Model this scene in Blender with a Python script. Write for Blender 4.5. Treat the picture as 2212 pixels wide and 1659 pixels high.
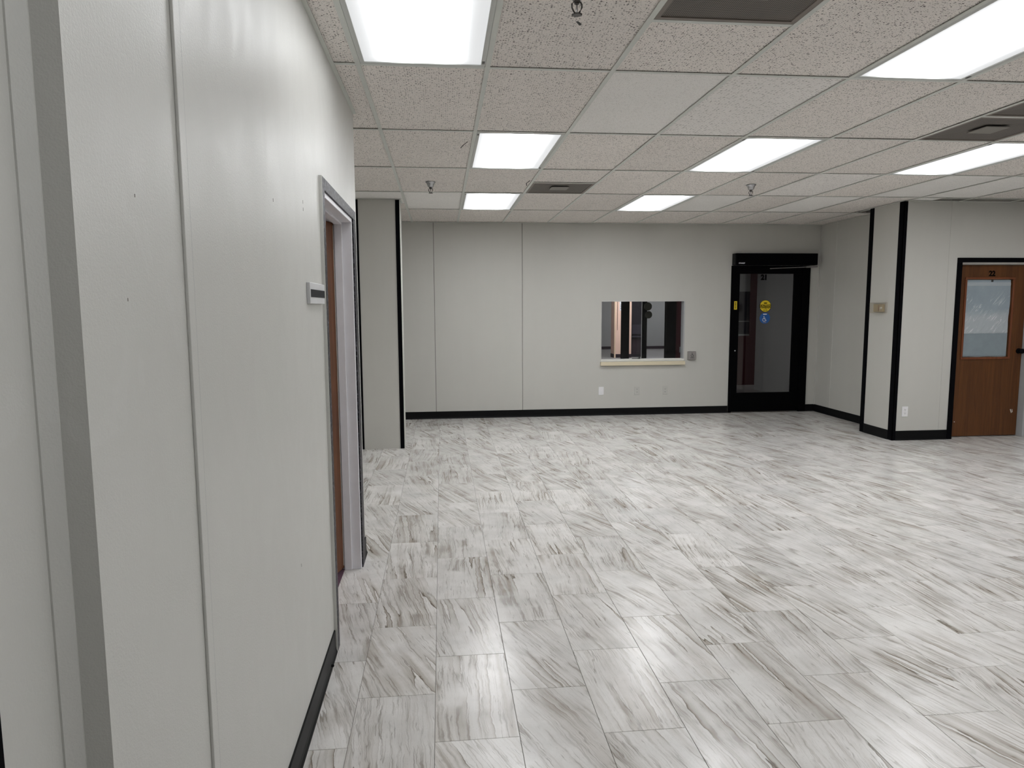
import bpy, bmesh, math, random
from mathutils import Vector, Matrix, noise

# ------------------------------------------------------------------ scene, camera, light level
scene = bpy.context.scene
for o in list(bpy.data.objects):
    bpy.data.objects.remove(o)
C = scene.collection
random.seed(7)

IW, IH, FPX = 2212.0, 1659.0, 1502.685
YAW, PIT, ROL = 0.100158, 0.110064, -0.005172
CAM = Vector((0.0, 0.0, 1.535))
fw = Vector((math.sin(YAW)*math.cos(PIT), math.cos(YAW)*math.cos(PIT), -math.sin(PIT)))
r0 = Vector((math.cos(YAW), -math.sin(YAW), 0.0))
u0 = r0.cross(fw)
rt = r0*math.cos(ROL) + u0*math.sin(ROL)
up = -r0*math.sin(ROL) + u0*math.cos(ROL)
cd = bpy.data.cameras.new('camera')
cam = bpy.data.objects.new('camera', cd)
C.objects.link(cam)
cam.matrix_world = Matrix(((rt.x, up.x, -fw.x, CAM.x), (rt.y, up.y, -fw.y, CAM.y), (rt.z, up.z, -fw.z, CAM.z), (0, 0, 0, 1)))
cd.sensor_fit = 'HORIZONTAL'
cd.sensor_width = 36.0
cd.lens = FPX/IW*36.0
cd.clip_start = 0.02
scene.camera = cam

def proj(p):
    d = Vector(p) - CAM
    z = d.dot(fw)
    if z < 0.05:
        return None
    return (IW/2 + FPX*d.dot(rt)/z, IH/2 - FPX*d.dot(up)/z)

w = bpy.data.worlds.new('world')
scene.world = w
w.use_nodes = True
w.node_tree.nodes['Background'].inputs[0].default_value = (0.5, 0.5, 0.5, 1)
w.node_tree.nodes['Background'].inputs[1].default_value = 0.02

vs = scene.view_settings
scene.display_settings.display_device = 'sRGB'
vs.view_transform = 'Standard'
vs.look = 'None'
vs.gamma = 1.0
vs.use_curve_mapping = False
vs.exposure = 0.52
LAMP = 17.0           # peak of the tube glow through the ceiling lenses
LAMP_WORN = 4.9       # the worn tubes of the fixture beside the left wall
LAMP_MID = 9.0        # unseen fixture added above the photographer to brighten the left wall
LAMP_BASE = 0.42      # lens between and beside the tubes

# ------------------------------------------------------------------ materials
M = {}

class NT:
    def __init__(s, name):
        m = bpy.data.materials.new(name)
        m.use_nodes = True
        s.m = m
        s.t = m.node_tree
        s.b = s.t.nodes['Principled BSDF']
        s.out = s.t.nodes['Material Output']
        M[name] = m
    def n(s, typ, **kw):
        nd = s.t.nodes.new(typ)
        for k, v in kw.items():
            if k == 'ins':
                for kk, vv in v.items():
                    s.set(nd.inputs[kk], vv)
            else:
                setattr(nd, k, v)
        return nd
    def set(s, sock, v):
        if isinstance(v, bpy.types.NodeSocket):
            s.t.links.new(v, sock)
        elif isinstance(v, (tuple, list)) and len(v) == 3 and sock.type == 'RGBA':
            sock.default_value = (*v, 1)
        else:
            sock.default_value = v
    def math(s, op, a, b=0.0, c=0.0, clamp=False):
        nd = s.n('ShaderNodeMath', operation=op, use_clamp=clamp)
        for i, v in enumerate((a, b, c)):
            s.set(nd.inputs[i], v)
        return nd.outputs[0]
    def vmath(s, op, a, b=None):
        nd = s.n('ShaderNodeVectorMath', operation=op)
        s.set(nd.inputs[0], a)
        if b is not None:
            if op == 'SCALE':
                s.set(nd.inputs['Scale'], b)
            else:
                s.set(nd.inputs[1], b)
        return nd.outputs[0]
    def noise(s, vec, scale, detail=2.0, rough=0.5, dist=0.0):
        nd = s.n('ShaderNodeTexNoise')
        s.set(nd.inputs['Vector'], vec)
        s.set(nd.inputs['Scale'], scale)
        s.set(nd.inputs['Detail'], detail)
        s.set(nd.inputs['Roughness'], rough)
        s.set(nd.inputs['Distortion'], dist)
        return nd
    def ramp(s, fac, a, b, lo=0.0, hi=1.0):
        nd = s.n('ShaderNodeMapRange', clamp=True)
        nd.interpolation_type = 'SMOOTHSTEP'
        for i, v in enumerate((fac, a, b, lo, hi)):
            s.set(nd.inputs[i], v)
        return nd.outputs[0]
    def mix(s, fac, a, b, blend='MIX'):
        nd = s.n('ShaderNodeMix', data_type='RGBA', blend_type=blend)
        s.set(nd.inputs['Factor'], fac)
        s.set(nd.inputs[6], a)
        s.set(nd.inputs[7], b)
        return nd.outputs[2]
    def comb(s, x, y, z):
        nd = s.n('ShaderNodeCombineXYZ')
        for i, v in enumerate((x, y, z)):
            s.set(nd.inputs[i], v)
        return nd.outputs[0]
    def bump(s, h, strength, dist=0.001):
        nd = s.n('ShaderNodeBump')
        s.set(nd.inputs['Height'], h)
        nd.inputs['Strength'].default_value = strength
        nd.inputs['Distance'].default_value = dist
        s.t.links.new(nd.outputs[0], s.b.inputs['Normal'])
    def base(s, col=None, rough=None, metal=None, spec=None):
        if col is not None:
            s.set(s.b.inputs['Base Color'], col)
        if rough is not None:
            s.set(s.b.inputs['Roughness'], rough)
        if metal is not None:
            s.set(s.b.inputs['Metallic'], metal)
        if spec is not None:
            s.set(s.b.inputs['Specular IOR Level'], spec)
    def pos(s):
        return s.n('ShaderNodeNewGeometry').outputs['Position']
    def obj(s):
        return s.n('ShaderNodeTexCoord').outputs['Object']
    def uv(s):
        return s.n('ShaderNodeTexCoord').outputs['UV']
    def rnd(s):
        return s.n('ShaderNodeObjectInfo').outputs['Random']

def plain(name, col, rough=0.5, metal=0.0, spec=0.5, var=0.06, scale=12.0):
    k = NT(name)
    nz = k.noise(k.pos(), scale, 3.0).outputs['Fac']
    c = k.mix(nz, tuple(x*(1-var) for x in col), tuple(min(1, x*(1+var)) for x in col))
    k.base(c, rough, metal, spec)
    return k.m

def paint(name, col, rough, spec, peel, stain=0.05, sheen_patches=0.0):
    k = NT(name)
    p = k.pos()
    n1 = k.noise(p, 1.3, 4.0, 0.6).outputs['Fac']
    st = k.vmath('MULTIPLY', p, (9.0, 9.0, 1.1))
    n2 = k.noise(st, 1.0, 3.0, 0.5, 0.4).outputs['Fac']
    f = k.math('ADD', k.math('MULTIPLY', n1, 0.6), k.math('MULTIPLY', n2, 0.4))
    c = k.mix(f, tuple(x*(1-stain) for x in col), tuple(x*(1+stain) for x in col))
    ro = rough
    if sheen_patches:
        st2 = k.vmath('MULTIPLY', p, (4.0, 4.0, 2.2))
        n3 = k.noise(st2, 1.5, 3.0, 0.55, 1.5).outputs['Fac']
        pm = k.ramp(n3, 0.61, 0.70, 0.0, sheen_patches)  # paler blotches put glossy highlights into the wall colour
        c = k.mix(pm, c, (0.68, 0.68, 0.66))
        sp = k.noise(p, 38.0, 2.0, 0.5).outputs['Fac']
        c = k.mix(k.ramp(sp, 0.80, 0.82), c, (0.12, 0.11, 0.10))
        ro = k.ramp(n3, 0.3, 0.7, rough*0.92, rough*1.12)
    k.base(c, ro, 0.0, spec)
    h = k.noise(p, 330.0, 2.0, 0.5).outputs['Fac']
    h2 = k.noise(p, 150.0, 1.0, 0.5).outputs['Fac']
    k.bump(k.math('ADD', h, h2), peel, 0.0012)
    return k.m

WALL = (0.535, 0.525, 0.49)
paint('wall_paint', WALL, 0.55, 0.3, 0.10)
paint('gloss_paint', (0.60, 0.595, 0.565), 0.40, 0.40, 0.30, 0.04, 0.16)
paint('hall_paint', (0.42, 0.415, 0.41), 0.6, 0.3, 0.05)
plain('panel_core', (0.10, 0.09, 0.08), 0.8)
plain('pale_bead', (0.62, 0.61, 0.57), 0.5)
plain('black_trim', (0.004, 0.004, 0.005), 0.6, 0, 0.02)
plain('black_rubber', (0.006, 0.006, 0.0065), 0.45, 0, 0.10)
plain('black_metal', (0.002, 0.002, 0.0025), 0.6, 0, 0.03)
plain('jamb_paint', (0.80, 0.79, 0.82), 0.4, 0, 0.4)
plain('grey_jamb', (0.40, 0.405, 0.41), 0.45)
plain('white_paint', (0.70, 0.69, 0.66), 0.45)
plain('white_plastic', (0.78, 0.77, 0.78), 0.4)
plain('plate_painted', (0.50, 0.49, 0.46), 0.5)
plain('slot_dark', (0.03, 0.03, 0.03), 0.6)
plain('cream_sill', (0.68, 0.60, 0.44), 0.45)
plain('alu', (0.55, 0.54, 0.52), 0.4, 0.3)
plain('chrome', (0.42, 0.42, 0.43), 0.18, 1.0)
plain('dark_chrome', (0.10, 0.095, 0.09), 0.3, 0.8)
plain('steel_plate', (0.30, 0.28, 0.27), 0.45, 0.5)
plain('insert_grey', (0.028, 0.028, 0.031), 0.6, 0, 0.05)
plain('sign_white', (0.62, 0.62, 0.63), 0.45)
plain('tee_metal', (0.66, 0.675, 0.63), 0.45, 0, 0.4)
plain('fixture_metal', (0.55, 0.56, 0.535), 0.4, 0, 0.4)
plain('vent_plate', (0.24, 0.225, 0.20), 0.6)
plain('vent_frame', (0.22, 0.19, 0.165), 0.55)
plain('purple_carpet', (0.10, 0.05, 0.075), 0.95, var=0.35, scale=180)
plain('yellow', (0.78, 0.58, 0.02), 0.5)
plain('decal_black', (0.003, 0.003, 0.003), 0.6, 0, 0.03)
plain('decal_blue', (0.015, 0.10, 0.34), 0.5)
plain('decal_white', (0.75, 0.76, 0.78), 0.5)
plain('dull_white', (0.30, 0.30, 0.30), 0.5)
plain('beige_plastic', (0.40, 0.33, 0.22), 0.5)
plain('pink_wall', (0.88, 0.61, 0.49), 0.6)
plain('pink_bead', (0.78, 0.60, 0.42), 0.6)
plain('tan_line', (0.30, 0.20, 0.14), 0.6)
plain('maroon', (0.060, 0.004, 0.010), 0.6)
plain('maroon_base', (0.022, 0.010, 0.018), 0.6)
plain('cabinet_dark', (0.012, 0.009, 0.016), 0.4)
plain('cabinet_mid', (0.035, 0.03, 0.043), 0.4)
plain('olive_dark', (0.05, 0.05, 0.035), 0.6)
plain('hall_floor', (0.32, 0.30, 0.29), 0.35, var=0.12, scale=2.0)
plain('grout', (0.20, 0.19, 0.175), 0.8)
plain('slab_floor', (0.45, 0.44, 0.43), 0.4)
plain('plenum', (0.34, 0.33, 0.31), 0.9)
plain('scuff_white', (0.62, 0.58, 0.52), 0.7)

def casing_worn_sheen():
    k = NT('worn_sheen_casing')
    p = k.pos()
    n = k.noise(k.vmath('MULTIPLY', p, (160.0, 60.0, 60.0)), 1.0, 4.0, 0.65).outputs['Fac']
    f = k.ramp(n, 0.50, 0.64, 0.0, 0.85)
    k.base(k.mix(f, (0.014, 0.013, 0.016), (0.13, 0.125, 0.15)), 0.42, 0, 0.12)  # flecks: worn paint, with its silvery sheen painted into the colour
    k.bump(n, 0.5, 0.002)
casing_worn_sheen()

def wood(name, ca, cb, rough=0.42):
    k = NT(name)
    o = k.pos()
    v = k.vmath('MULTIPLY', o, (34.0, 34.0, 1.5))
    n = k.noise(v, 1.0, 5.0, 0.6, 0.8).outputs['Fac']
    v2 = k.vmath('MULTIPLY', o, (190.0, 190.0, 7.0))
    n2 = k.noise(v2, 1.0, 3.0, 0.55).outputs['Fac']
    big = k.noise(k.vmath('MULTIPLY', o, (7.0, 7.0, 0.5)), 1.0, 2.0).outputs['Fac']
    f = k.math('ADD', k.math('MULTIPLY', n, 0.5), k.math('ADD', k.math('MULTIPLY', n2, 0.25), k.math('MULTIPLY', big, 0.25)))
    k.base(k.mix(k.ramp(f, 0.32, 0.68), ca, cb), rough, 0, 0.4)
    k.bump(n2, 0.06, 0.001)
wood('oak_door', (0.095, 0.034, 0.014), (0.20, 0.078, 0.032))
wood('walnut_door', (0.068, 0.024, 0.0065), (0.135, 0.049, 0.013))
wood('red_moulding', (0.13, 0.038, 0.015), (0.20, 0.065, 0.025), 0.35)

def tile_marble(name, use_attr):
    k = NT(name)
    uv = k.uv()
    if use_attr:
        at = k.n('ShaderNodeAttribute', attribute_name='rnd')
        r = at.outputs['Fac']
    else:
        r = k.rnd()
    def h(mul):
        return k.math('FRACT', k.math('MULTIPLY', r, mul))
    off = k.comb(k.math('MULTIPLY', h(17.3), 37.0), k.math('MULTIPLY', h(91.7), 53.0), k.math('MULTIPLY', r, 29.0))
    # each tile's slab was cut at its own small angle
    ang = k.math('SUBTRACT', 0.10, k.math('MULTIPLY', h(43.1), 0.55))
    rot = k.n('ShaderNodeVectorRotate', rotation_type='Z_AXIS')
    k.set(rot.inputs['Vector'], uv)
    k.set(rot.inputs['Angle'], ang)
    v = k.vmath('ADD', rot.outputs[0], off)
    warp = k.noise(v, 3.0, 3.0, 0.55)
    wv = k.vmath('ADD', v, k.vmath('SCALE', k.vmath('SUBTRACT', warp.outputs['Color'], (0.5, 0.5, 0.5)), 0.045))
    wig = k.noise(v, 22.0, 2.0, 0.6)
    wv = k.vmath('ADD', wv, k.vmath('SCALE', k.vmath('SUBTRACT', wig.outputs['Color'], (0.5, 0.5, 0.5)), 0.014))
    # broad soft bands along the length
    s1 = k.vmath('MULTIPLY', wv, (8.0, 0.42, 1.0))
    b1 = k.noise(s1, 1.0, 3.0, 0.55, 0.3).outputs['Fac']
    band = k.ramp(b1, 0.50, 0.80)
    # fine streaks
    s2 = k.vmath('MULTIPLY', wv, (62.0, 2.2, 1.0))
    f2 = k.noise(s2, 1.0, 4.0, 0.65, 0.6).outputs['Fac']
    streak = k.ramp(f2, 0.48, 0.76)
    # grain
    g = k.noise(k.vmath('MULTIPLY', v, (260.0, 90.0, 1.0)), 1.0, 2.0, 0.6).outputs['Fac']
    # wandering hairline veins
    s3 = k.vmath('MULTIPLY', wv, (5.5, 0.30, 1.0))
    nv = k.noise(s3, 1.0, 4.0, 0.55, 0.35).outputs['Fac']
    ridge = k.math('ABSOLUTE', k.math('SUBTRACT', nv, 0.5))
    gate = k.ramp(k.noise(v, 5.0, 2.0, 0.5).outputs['Fac'], 0.44, 0.62)
    vein = k.math('MULTIPLY', k.ramp(ridge, 0.014, 0.002), gate)
    halo = k.math('MULTIPLY', k.ramp(ridge, 0.09, 0.0), gate)
    # sharp-edged bands that fade away on one side
    saw = k.math('FRACT', k.math('MULTIPLY', k.noise(k.vmath('MULTIPLY', wv, (5.2, 0.20, 1.0)), 1.0, 3.5, 0.55, 0.25).outputs['Fac'], 11.0))
    sgate = k.ramp(k.noise(k.vmath('MULTIPLY', v, (5.0, 2.2, 1.0)), 1.0, 2.0, 0.5).outputs['Fac'], 0.42, 0.64)
    fade = k.math('MULTIPLY', k.math('MULTIPLY', k.math('POWER', saw, 2.6), k.ramp(saw, 1.0, 0.965)), sgate)
    edge = k.math('MULTIPLY', k.math('MULTIPLY', k.ramp(saw, 0.93, 0.975), k.ramp(saw, 1.0, 0.99)), sgate)
    saw2 = k.math('FRACT', k.math('MULTIPLY', k.noise(k.vmath('ADD', k.vmath('MULTIPLY', wv, (9.5, 0.40, 1.0)), (17.0, 5.0, 0.0)), 1.0, 4.0, 0.6, 0.35).outputs['Fac'], 13.0))
    hair = k.math('MULTIPLY', k.math('MULTIPLY', k.ramp(saw2, 0.80, 0.97), k.ramp(saw2, 1.0, 0.985)), k.ramp(k.noise(k.vmath('MULTIPLY', v, (7.0, 3.0, 1.0)), 1.0, 2.0).outputs['Fac'], 0.46, 0.60))
    # short-scale second veins
    s4 = k.vmath('MULTIPLY', wv, (11.0, 0.50, 1.0))
    nv2 = k.noise(k.vmath('ADD', s4, (31.0, 7.0, 3.0)), 1.0, 3.0, 0.6, 0.5).outputs['Fac']
    ridge2 = k.math('ABSOLUTE', k.math('SUBTRACT', nv2, 0.5))
    vein2 = k.math('MULTIPLY', k.ramp(ridge2, 0.012, 0.003), k.ramp(b1, 0.40, 0.62))
    dv = k.noise(k.vmath('MULTIPLY', wv, (120.0, 7.0, 1.0)), 1.0, 3.0, 0.6, 0.3).outputs['Fac']
    dash = k.math('MULTIPLY', k.ramp(dv, 0.60, 0.68), k.ramp(k.noise(v, 9.0, 2.0).outputs['Fac'], 0.40, 0.58))
    tone = k.math('ADD', 0.93, k.math('MULTIPLY', h(7.9), 0.12))
    c0 = k.mix(k.ramp(k.noise(v, 6.0, 3.0).outputs['Fac'], 0.3, 0.7), (0.70, 0.682, 0.662), (0.595, 0.58, 0.562))
    c1 = k.mix(k.math('MULTIPLY', band, 0.40), c0, k.mix(h(3.3), (0.30, 0.245, 0.19), (0.31, 0.285, 0.26)))
    c2 = k.mix(k.math('MULTIPLY', k.math('MULTIPLY', streak, k.ramp(b1, 0.28, 0.62)), 0.62), c1, (0.265, 0.228, 0.185))
    c3 = k.mix(k.math('MULTIPLY', halo, 0.18), c2, (0.27, 0.235, 0.195))
    c3 = k.mix(k.math('MULTIPLY', fade, 0.80), c3, (0.235, 0.190, 0.140))
    c3 = k.mix(k.math('MULTIPLY', edge, 0.85), c3, (0.110, 0.084, 0.058))
    c3 = k.mix(k.math('MULTIPLY', hair, 0.45), c3, (0.16, 0.132, 0.105))
    c4 = k.mix(k.math('MULTIPLY', vein, 0.50), c3, (0.175, 0.142, 0.108))
    c5 = k.mix(k.math('MULTIPLY', vein2, 0.32), c4, (0.19, 0.168, 0.145))
    c6 = k.mix(k.math('MULTIPLY', k.ramp(g, 0.58, 0.75), 0.22), c5, (0.25, 0.235, 0.22))
    c6 = k.mix(k.math('MULTIPLY', dash, 0.6), c6, (0.22, 0.20, 0.175))
    c7 = k.vmath('SCALE', c6, tone)
    k.base(c7, 0.24, 0, 0.42)
    k.bump(k.math('ADD', k.math('MULTIPLY', g, 0.5), k.math('MULTIPLY', k.math('ADD', vein, streak), -0.5)), 0.05, 0.0005)
tile_marble('floor_tile', False)
tile_marble('floor_tile_joined', True)

def acoustic(name, col, pits, fine, linear=False):
    k = NT(name)
    uv = k.uv()
    r = k.rnd()
    off = k.comb(k.math('MULTIPLY', k.math('FRACT', k.math('MULTIPLY', r, 13.7)), 41.0), k.math('MULTIPLY', k.math('FRACT', k.math('MULTIPLY', r, 71.3)), 23.0), 0.0)
    v = k.vmath('ADD', uv, off)
    wz = k.noise(v, 60.0, 2.0, 0.6)
    wv = k.vmath('ADD', v, k.vmath('SCALE', k.vmath('SUBTRACT', wz.outputs['Color'], (0.5, 0.5, 0.5)), 0.014))
    st = (48.0, 125.0, 1.0) if linear else (84.0, 118.0, 1.0)
    vo = k.n('ShaderNodeTexVoronoi', voronoi_dimensions='2D')
    k.set(vo.inputs['Vector'], k.vmath('MULTIPLY', wv, st))
    k.set(vo.inputs['Scale'], 1.0)
    sep = k.n('ShaderNodeSeparateColor')
    k.set(sep.inputs[0], vo.outputs['Color'])
    rad = k.math('MULTIPLY', k.math('POWER', sep.outputs[0], 2.0), 0.42)
    pit = k.ramp(k.math('SUBTRACT', vo.outputs['Distance'], rad), 0.0, -0.10)
    vo2 = k.n('ShaderNodeTexVoronoi', voronoi_dimensions='2D')
    k.set(vo2.inputs['Vector'], k.vmath('MULTIPLY', wv, (165.0, 190.0, 1.0)))
    k.set(vo2.inputs['Scale'], 1.0)
    sep2 = k.n('ShaderNodeSeparateColor')
    k.set(sep2.inputs[0], vo2.outputs['Color'])
    pin = k.ramp(k.math('SUBTRACT', vo2.outputs['Distance'], k.math('MULTIPLY', sep2.outputs[1], 0.30)), 0.0, -0.12)
    m = k.math('MAXIMUM', k.math('MULTIPLY', pit, pits), k.math('MULTIPLY', pin, fine))
    st2 = k.noise(v, 2.2, 3.0, 0.55).outputs['Fac']
    tone = k.math('ADD', 0.955, k.math('MULTIPLY', k.math('FRACT', k.math('MULTIPLY', r, 5.3)), 0.09))
    c = k.mix(st2, tuple(x*0.96 for x in col), tuple(x*1.04 for x in col))
    c = k.vmath('SCALE', c, tone)
    c = k.mix(m, c, (0.075, 0.065, 0.055))
    k.base(c, 0.9, 0, 0.1)
    k.bump(k.math('SUBTRACT', 1.0, m), 0.5, 0.003)
acoustic('tile_pitted', (0.86, 0.81, 0.765), 0.92, 0.75)
acoustic('tile_fine', (0.90, 0.88, 0.85), 0.25, 0.35)
acoustic('tile_linear', (0.87, 0.84, 0.81), 0.62, 0.40, True)

def perforated():
    k = NT('perforated')
    uv = k.uv()
    sx = k.n('ShaderNodeSeparateXYZ')
    k.set(sx.inputs[0], uv)
    a = k.math('SINE', k.math('MULTIPLY', sx.outputs[0], 820.0))
    b = k.math('SINE', k.math('MULTIPLY', sx.outputs[1], 820.0))
    hole = k.ramp(k.math('ADD', a, b), -0.2, 0.7)
    d = k.noise(uv, 5.0, 3.0, 0.6).outputs['Fac']
    c = k.mix(d, (0.27, 0.235, 0.205), (0.19, 0.178, 0.165))
    k.base(k.mix(hole, c, (0.03, 0.027, 0.024)), 0.65, 0, 0.25)
perforated()

def lens(name, peak):
    k = NT(name)
    uv = k.uv()
    sx = k.n('ShaderNodeSeparateXYZ')
    k.set(sx.inputs[0], uv)
    def tube(c0, wd):
        q = k.math('DIVIDE', k.math('SUBTRACT', sx.outputs[0], c0), wd)
        return k.math('EXPONENT', k.math('MULTIPLY', k.math('MULTIPLY', q, q), -1.0))
    t = k.math('ADD', tube(-0.080, 0.078), tube(0.090, 0.062))
    en = k.ramp(k.math('ABSOLUTE', sx.outputs[1]), 0.585, 0.50, 0.25, 1.0)
    pr = k.math('ADD', 1.0, k.math('MULTIPLY', k.noise(k.vmath('MULTIPLY', uv, (60.0, 2.0, 1.0)), 1.0, 2.0).outputs['Fac'], 0.10))
    e = k.math('ADD', LAMP_BASE, k.math('MULTIPLY', k.math('MULTIPLY', t, en), peak))
    k.base((0.35, 0.35, 0.35), 0.4, 0, 0.2)
    k.set(k.b.inputs['Emission Color'], (0.965, 0.985, 1.0))
    k.set(k.b.inputs['Emission Strength'], k.math('MULTIPLY', e, pr))
lens('lamp_lens', LAMP)
lens('lamp_lens_worn', LAMP_WORN)
lens('lamp_lens_mid', LAMP_MID)

def glass(name, tint, refl=1.0, rough=0.02):
    k = NT(name)
    tr = k.n('ShaderNodeBsdfTransparent')
    tr.inputs[0].default_value = (*tint, 1)
    gl = k.n('ShaderNodeBsdfGlossy')
    gl.inputs['Roughness'].default_value = rough
    gl.inputs['Color'].default_value = (refl, refl, refl, 1)
    lw = k.n('ShaderNodeLayerWeight')
    lw.inputs['Blend'].default_value = 0.5
    fac = k.math('ADD', 0.035, k.math('MULTIPLY', k.math('POWER', lw.outputs['Facing'], 5.0), 0.7))
    mx = k.n('ShaderNodeMixShader')
    k.t.links.new(fac, mx.inputs[0])
    k.t.links.new(tr.outputs[0], mx.inputs[1])
    k.t.links.new(gl.outputs[0], mx.inputs[2])
    k.t.links.new(mx.outputs[0], k.out.inputs['Surface'])
glass('pane_glass', (0.95, 0.955, 0.96))
glass('door_glass', (0.72, 0.72, 0.72))
glass('clear_cover', (0.955, 0.945, 0.925), 1.0, 0.06)

def plastic_sheet():
    k = NT('plastic_sheet')
    p = k.pos()
    sx = k.n('ShaderNodeSeparateXYZ')
    k.set(sx.inputs[0], p)
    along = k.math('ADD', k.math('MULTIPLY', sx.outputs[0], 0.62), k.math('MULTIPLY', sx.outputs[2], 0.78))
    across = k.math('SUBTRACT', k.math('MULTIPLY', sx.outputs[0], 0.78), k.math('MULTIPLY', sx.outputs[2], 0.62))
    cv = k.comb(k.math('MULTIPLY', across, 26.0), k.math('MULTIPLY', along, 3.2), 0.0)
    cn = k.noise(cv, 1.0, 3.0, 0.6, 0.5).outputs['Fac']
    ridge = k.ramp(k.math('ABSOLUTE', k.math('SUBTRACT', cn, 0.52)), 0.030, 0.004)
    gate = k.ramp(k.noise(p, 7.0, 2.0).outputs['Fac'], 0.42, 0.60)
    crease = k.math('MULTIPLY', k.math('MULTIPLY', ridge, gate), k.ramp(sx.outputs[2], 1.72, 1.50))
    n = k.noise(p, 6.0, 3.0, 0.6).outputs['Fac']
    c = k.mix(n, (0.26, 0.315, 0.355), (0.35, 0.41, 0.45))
    # the sheet turns whiter below this height
    pale_low = k.ramp(k.math('ADD', sx.outputs[2], k.math('MULTIPLY', n, 0.10)), 1.55, 1.43)
    c = k.mix(k.math('MULTIPLY', pale_low, 0.75), c, (0.46, 0.49, 0.51))
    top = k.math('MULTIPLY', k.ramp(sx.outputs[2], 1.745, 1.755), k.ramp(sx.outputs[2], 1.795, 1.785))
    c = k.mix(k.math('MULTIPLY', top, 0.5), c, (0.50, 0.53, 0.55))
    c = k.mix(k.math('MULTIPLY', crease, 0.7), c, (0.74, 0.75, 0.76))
    k.base(c, 0.25, 0, 0.6)
    k.bump(cn, 0.5, 0.006)
plastic_sheet()
plain('paper_grey', (0.24, 0.285, 0.31), 0.4, var=0.15)

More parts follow.
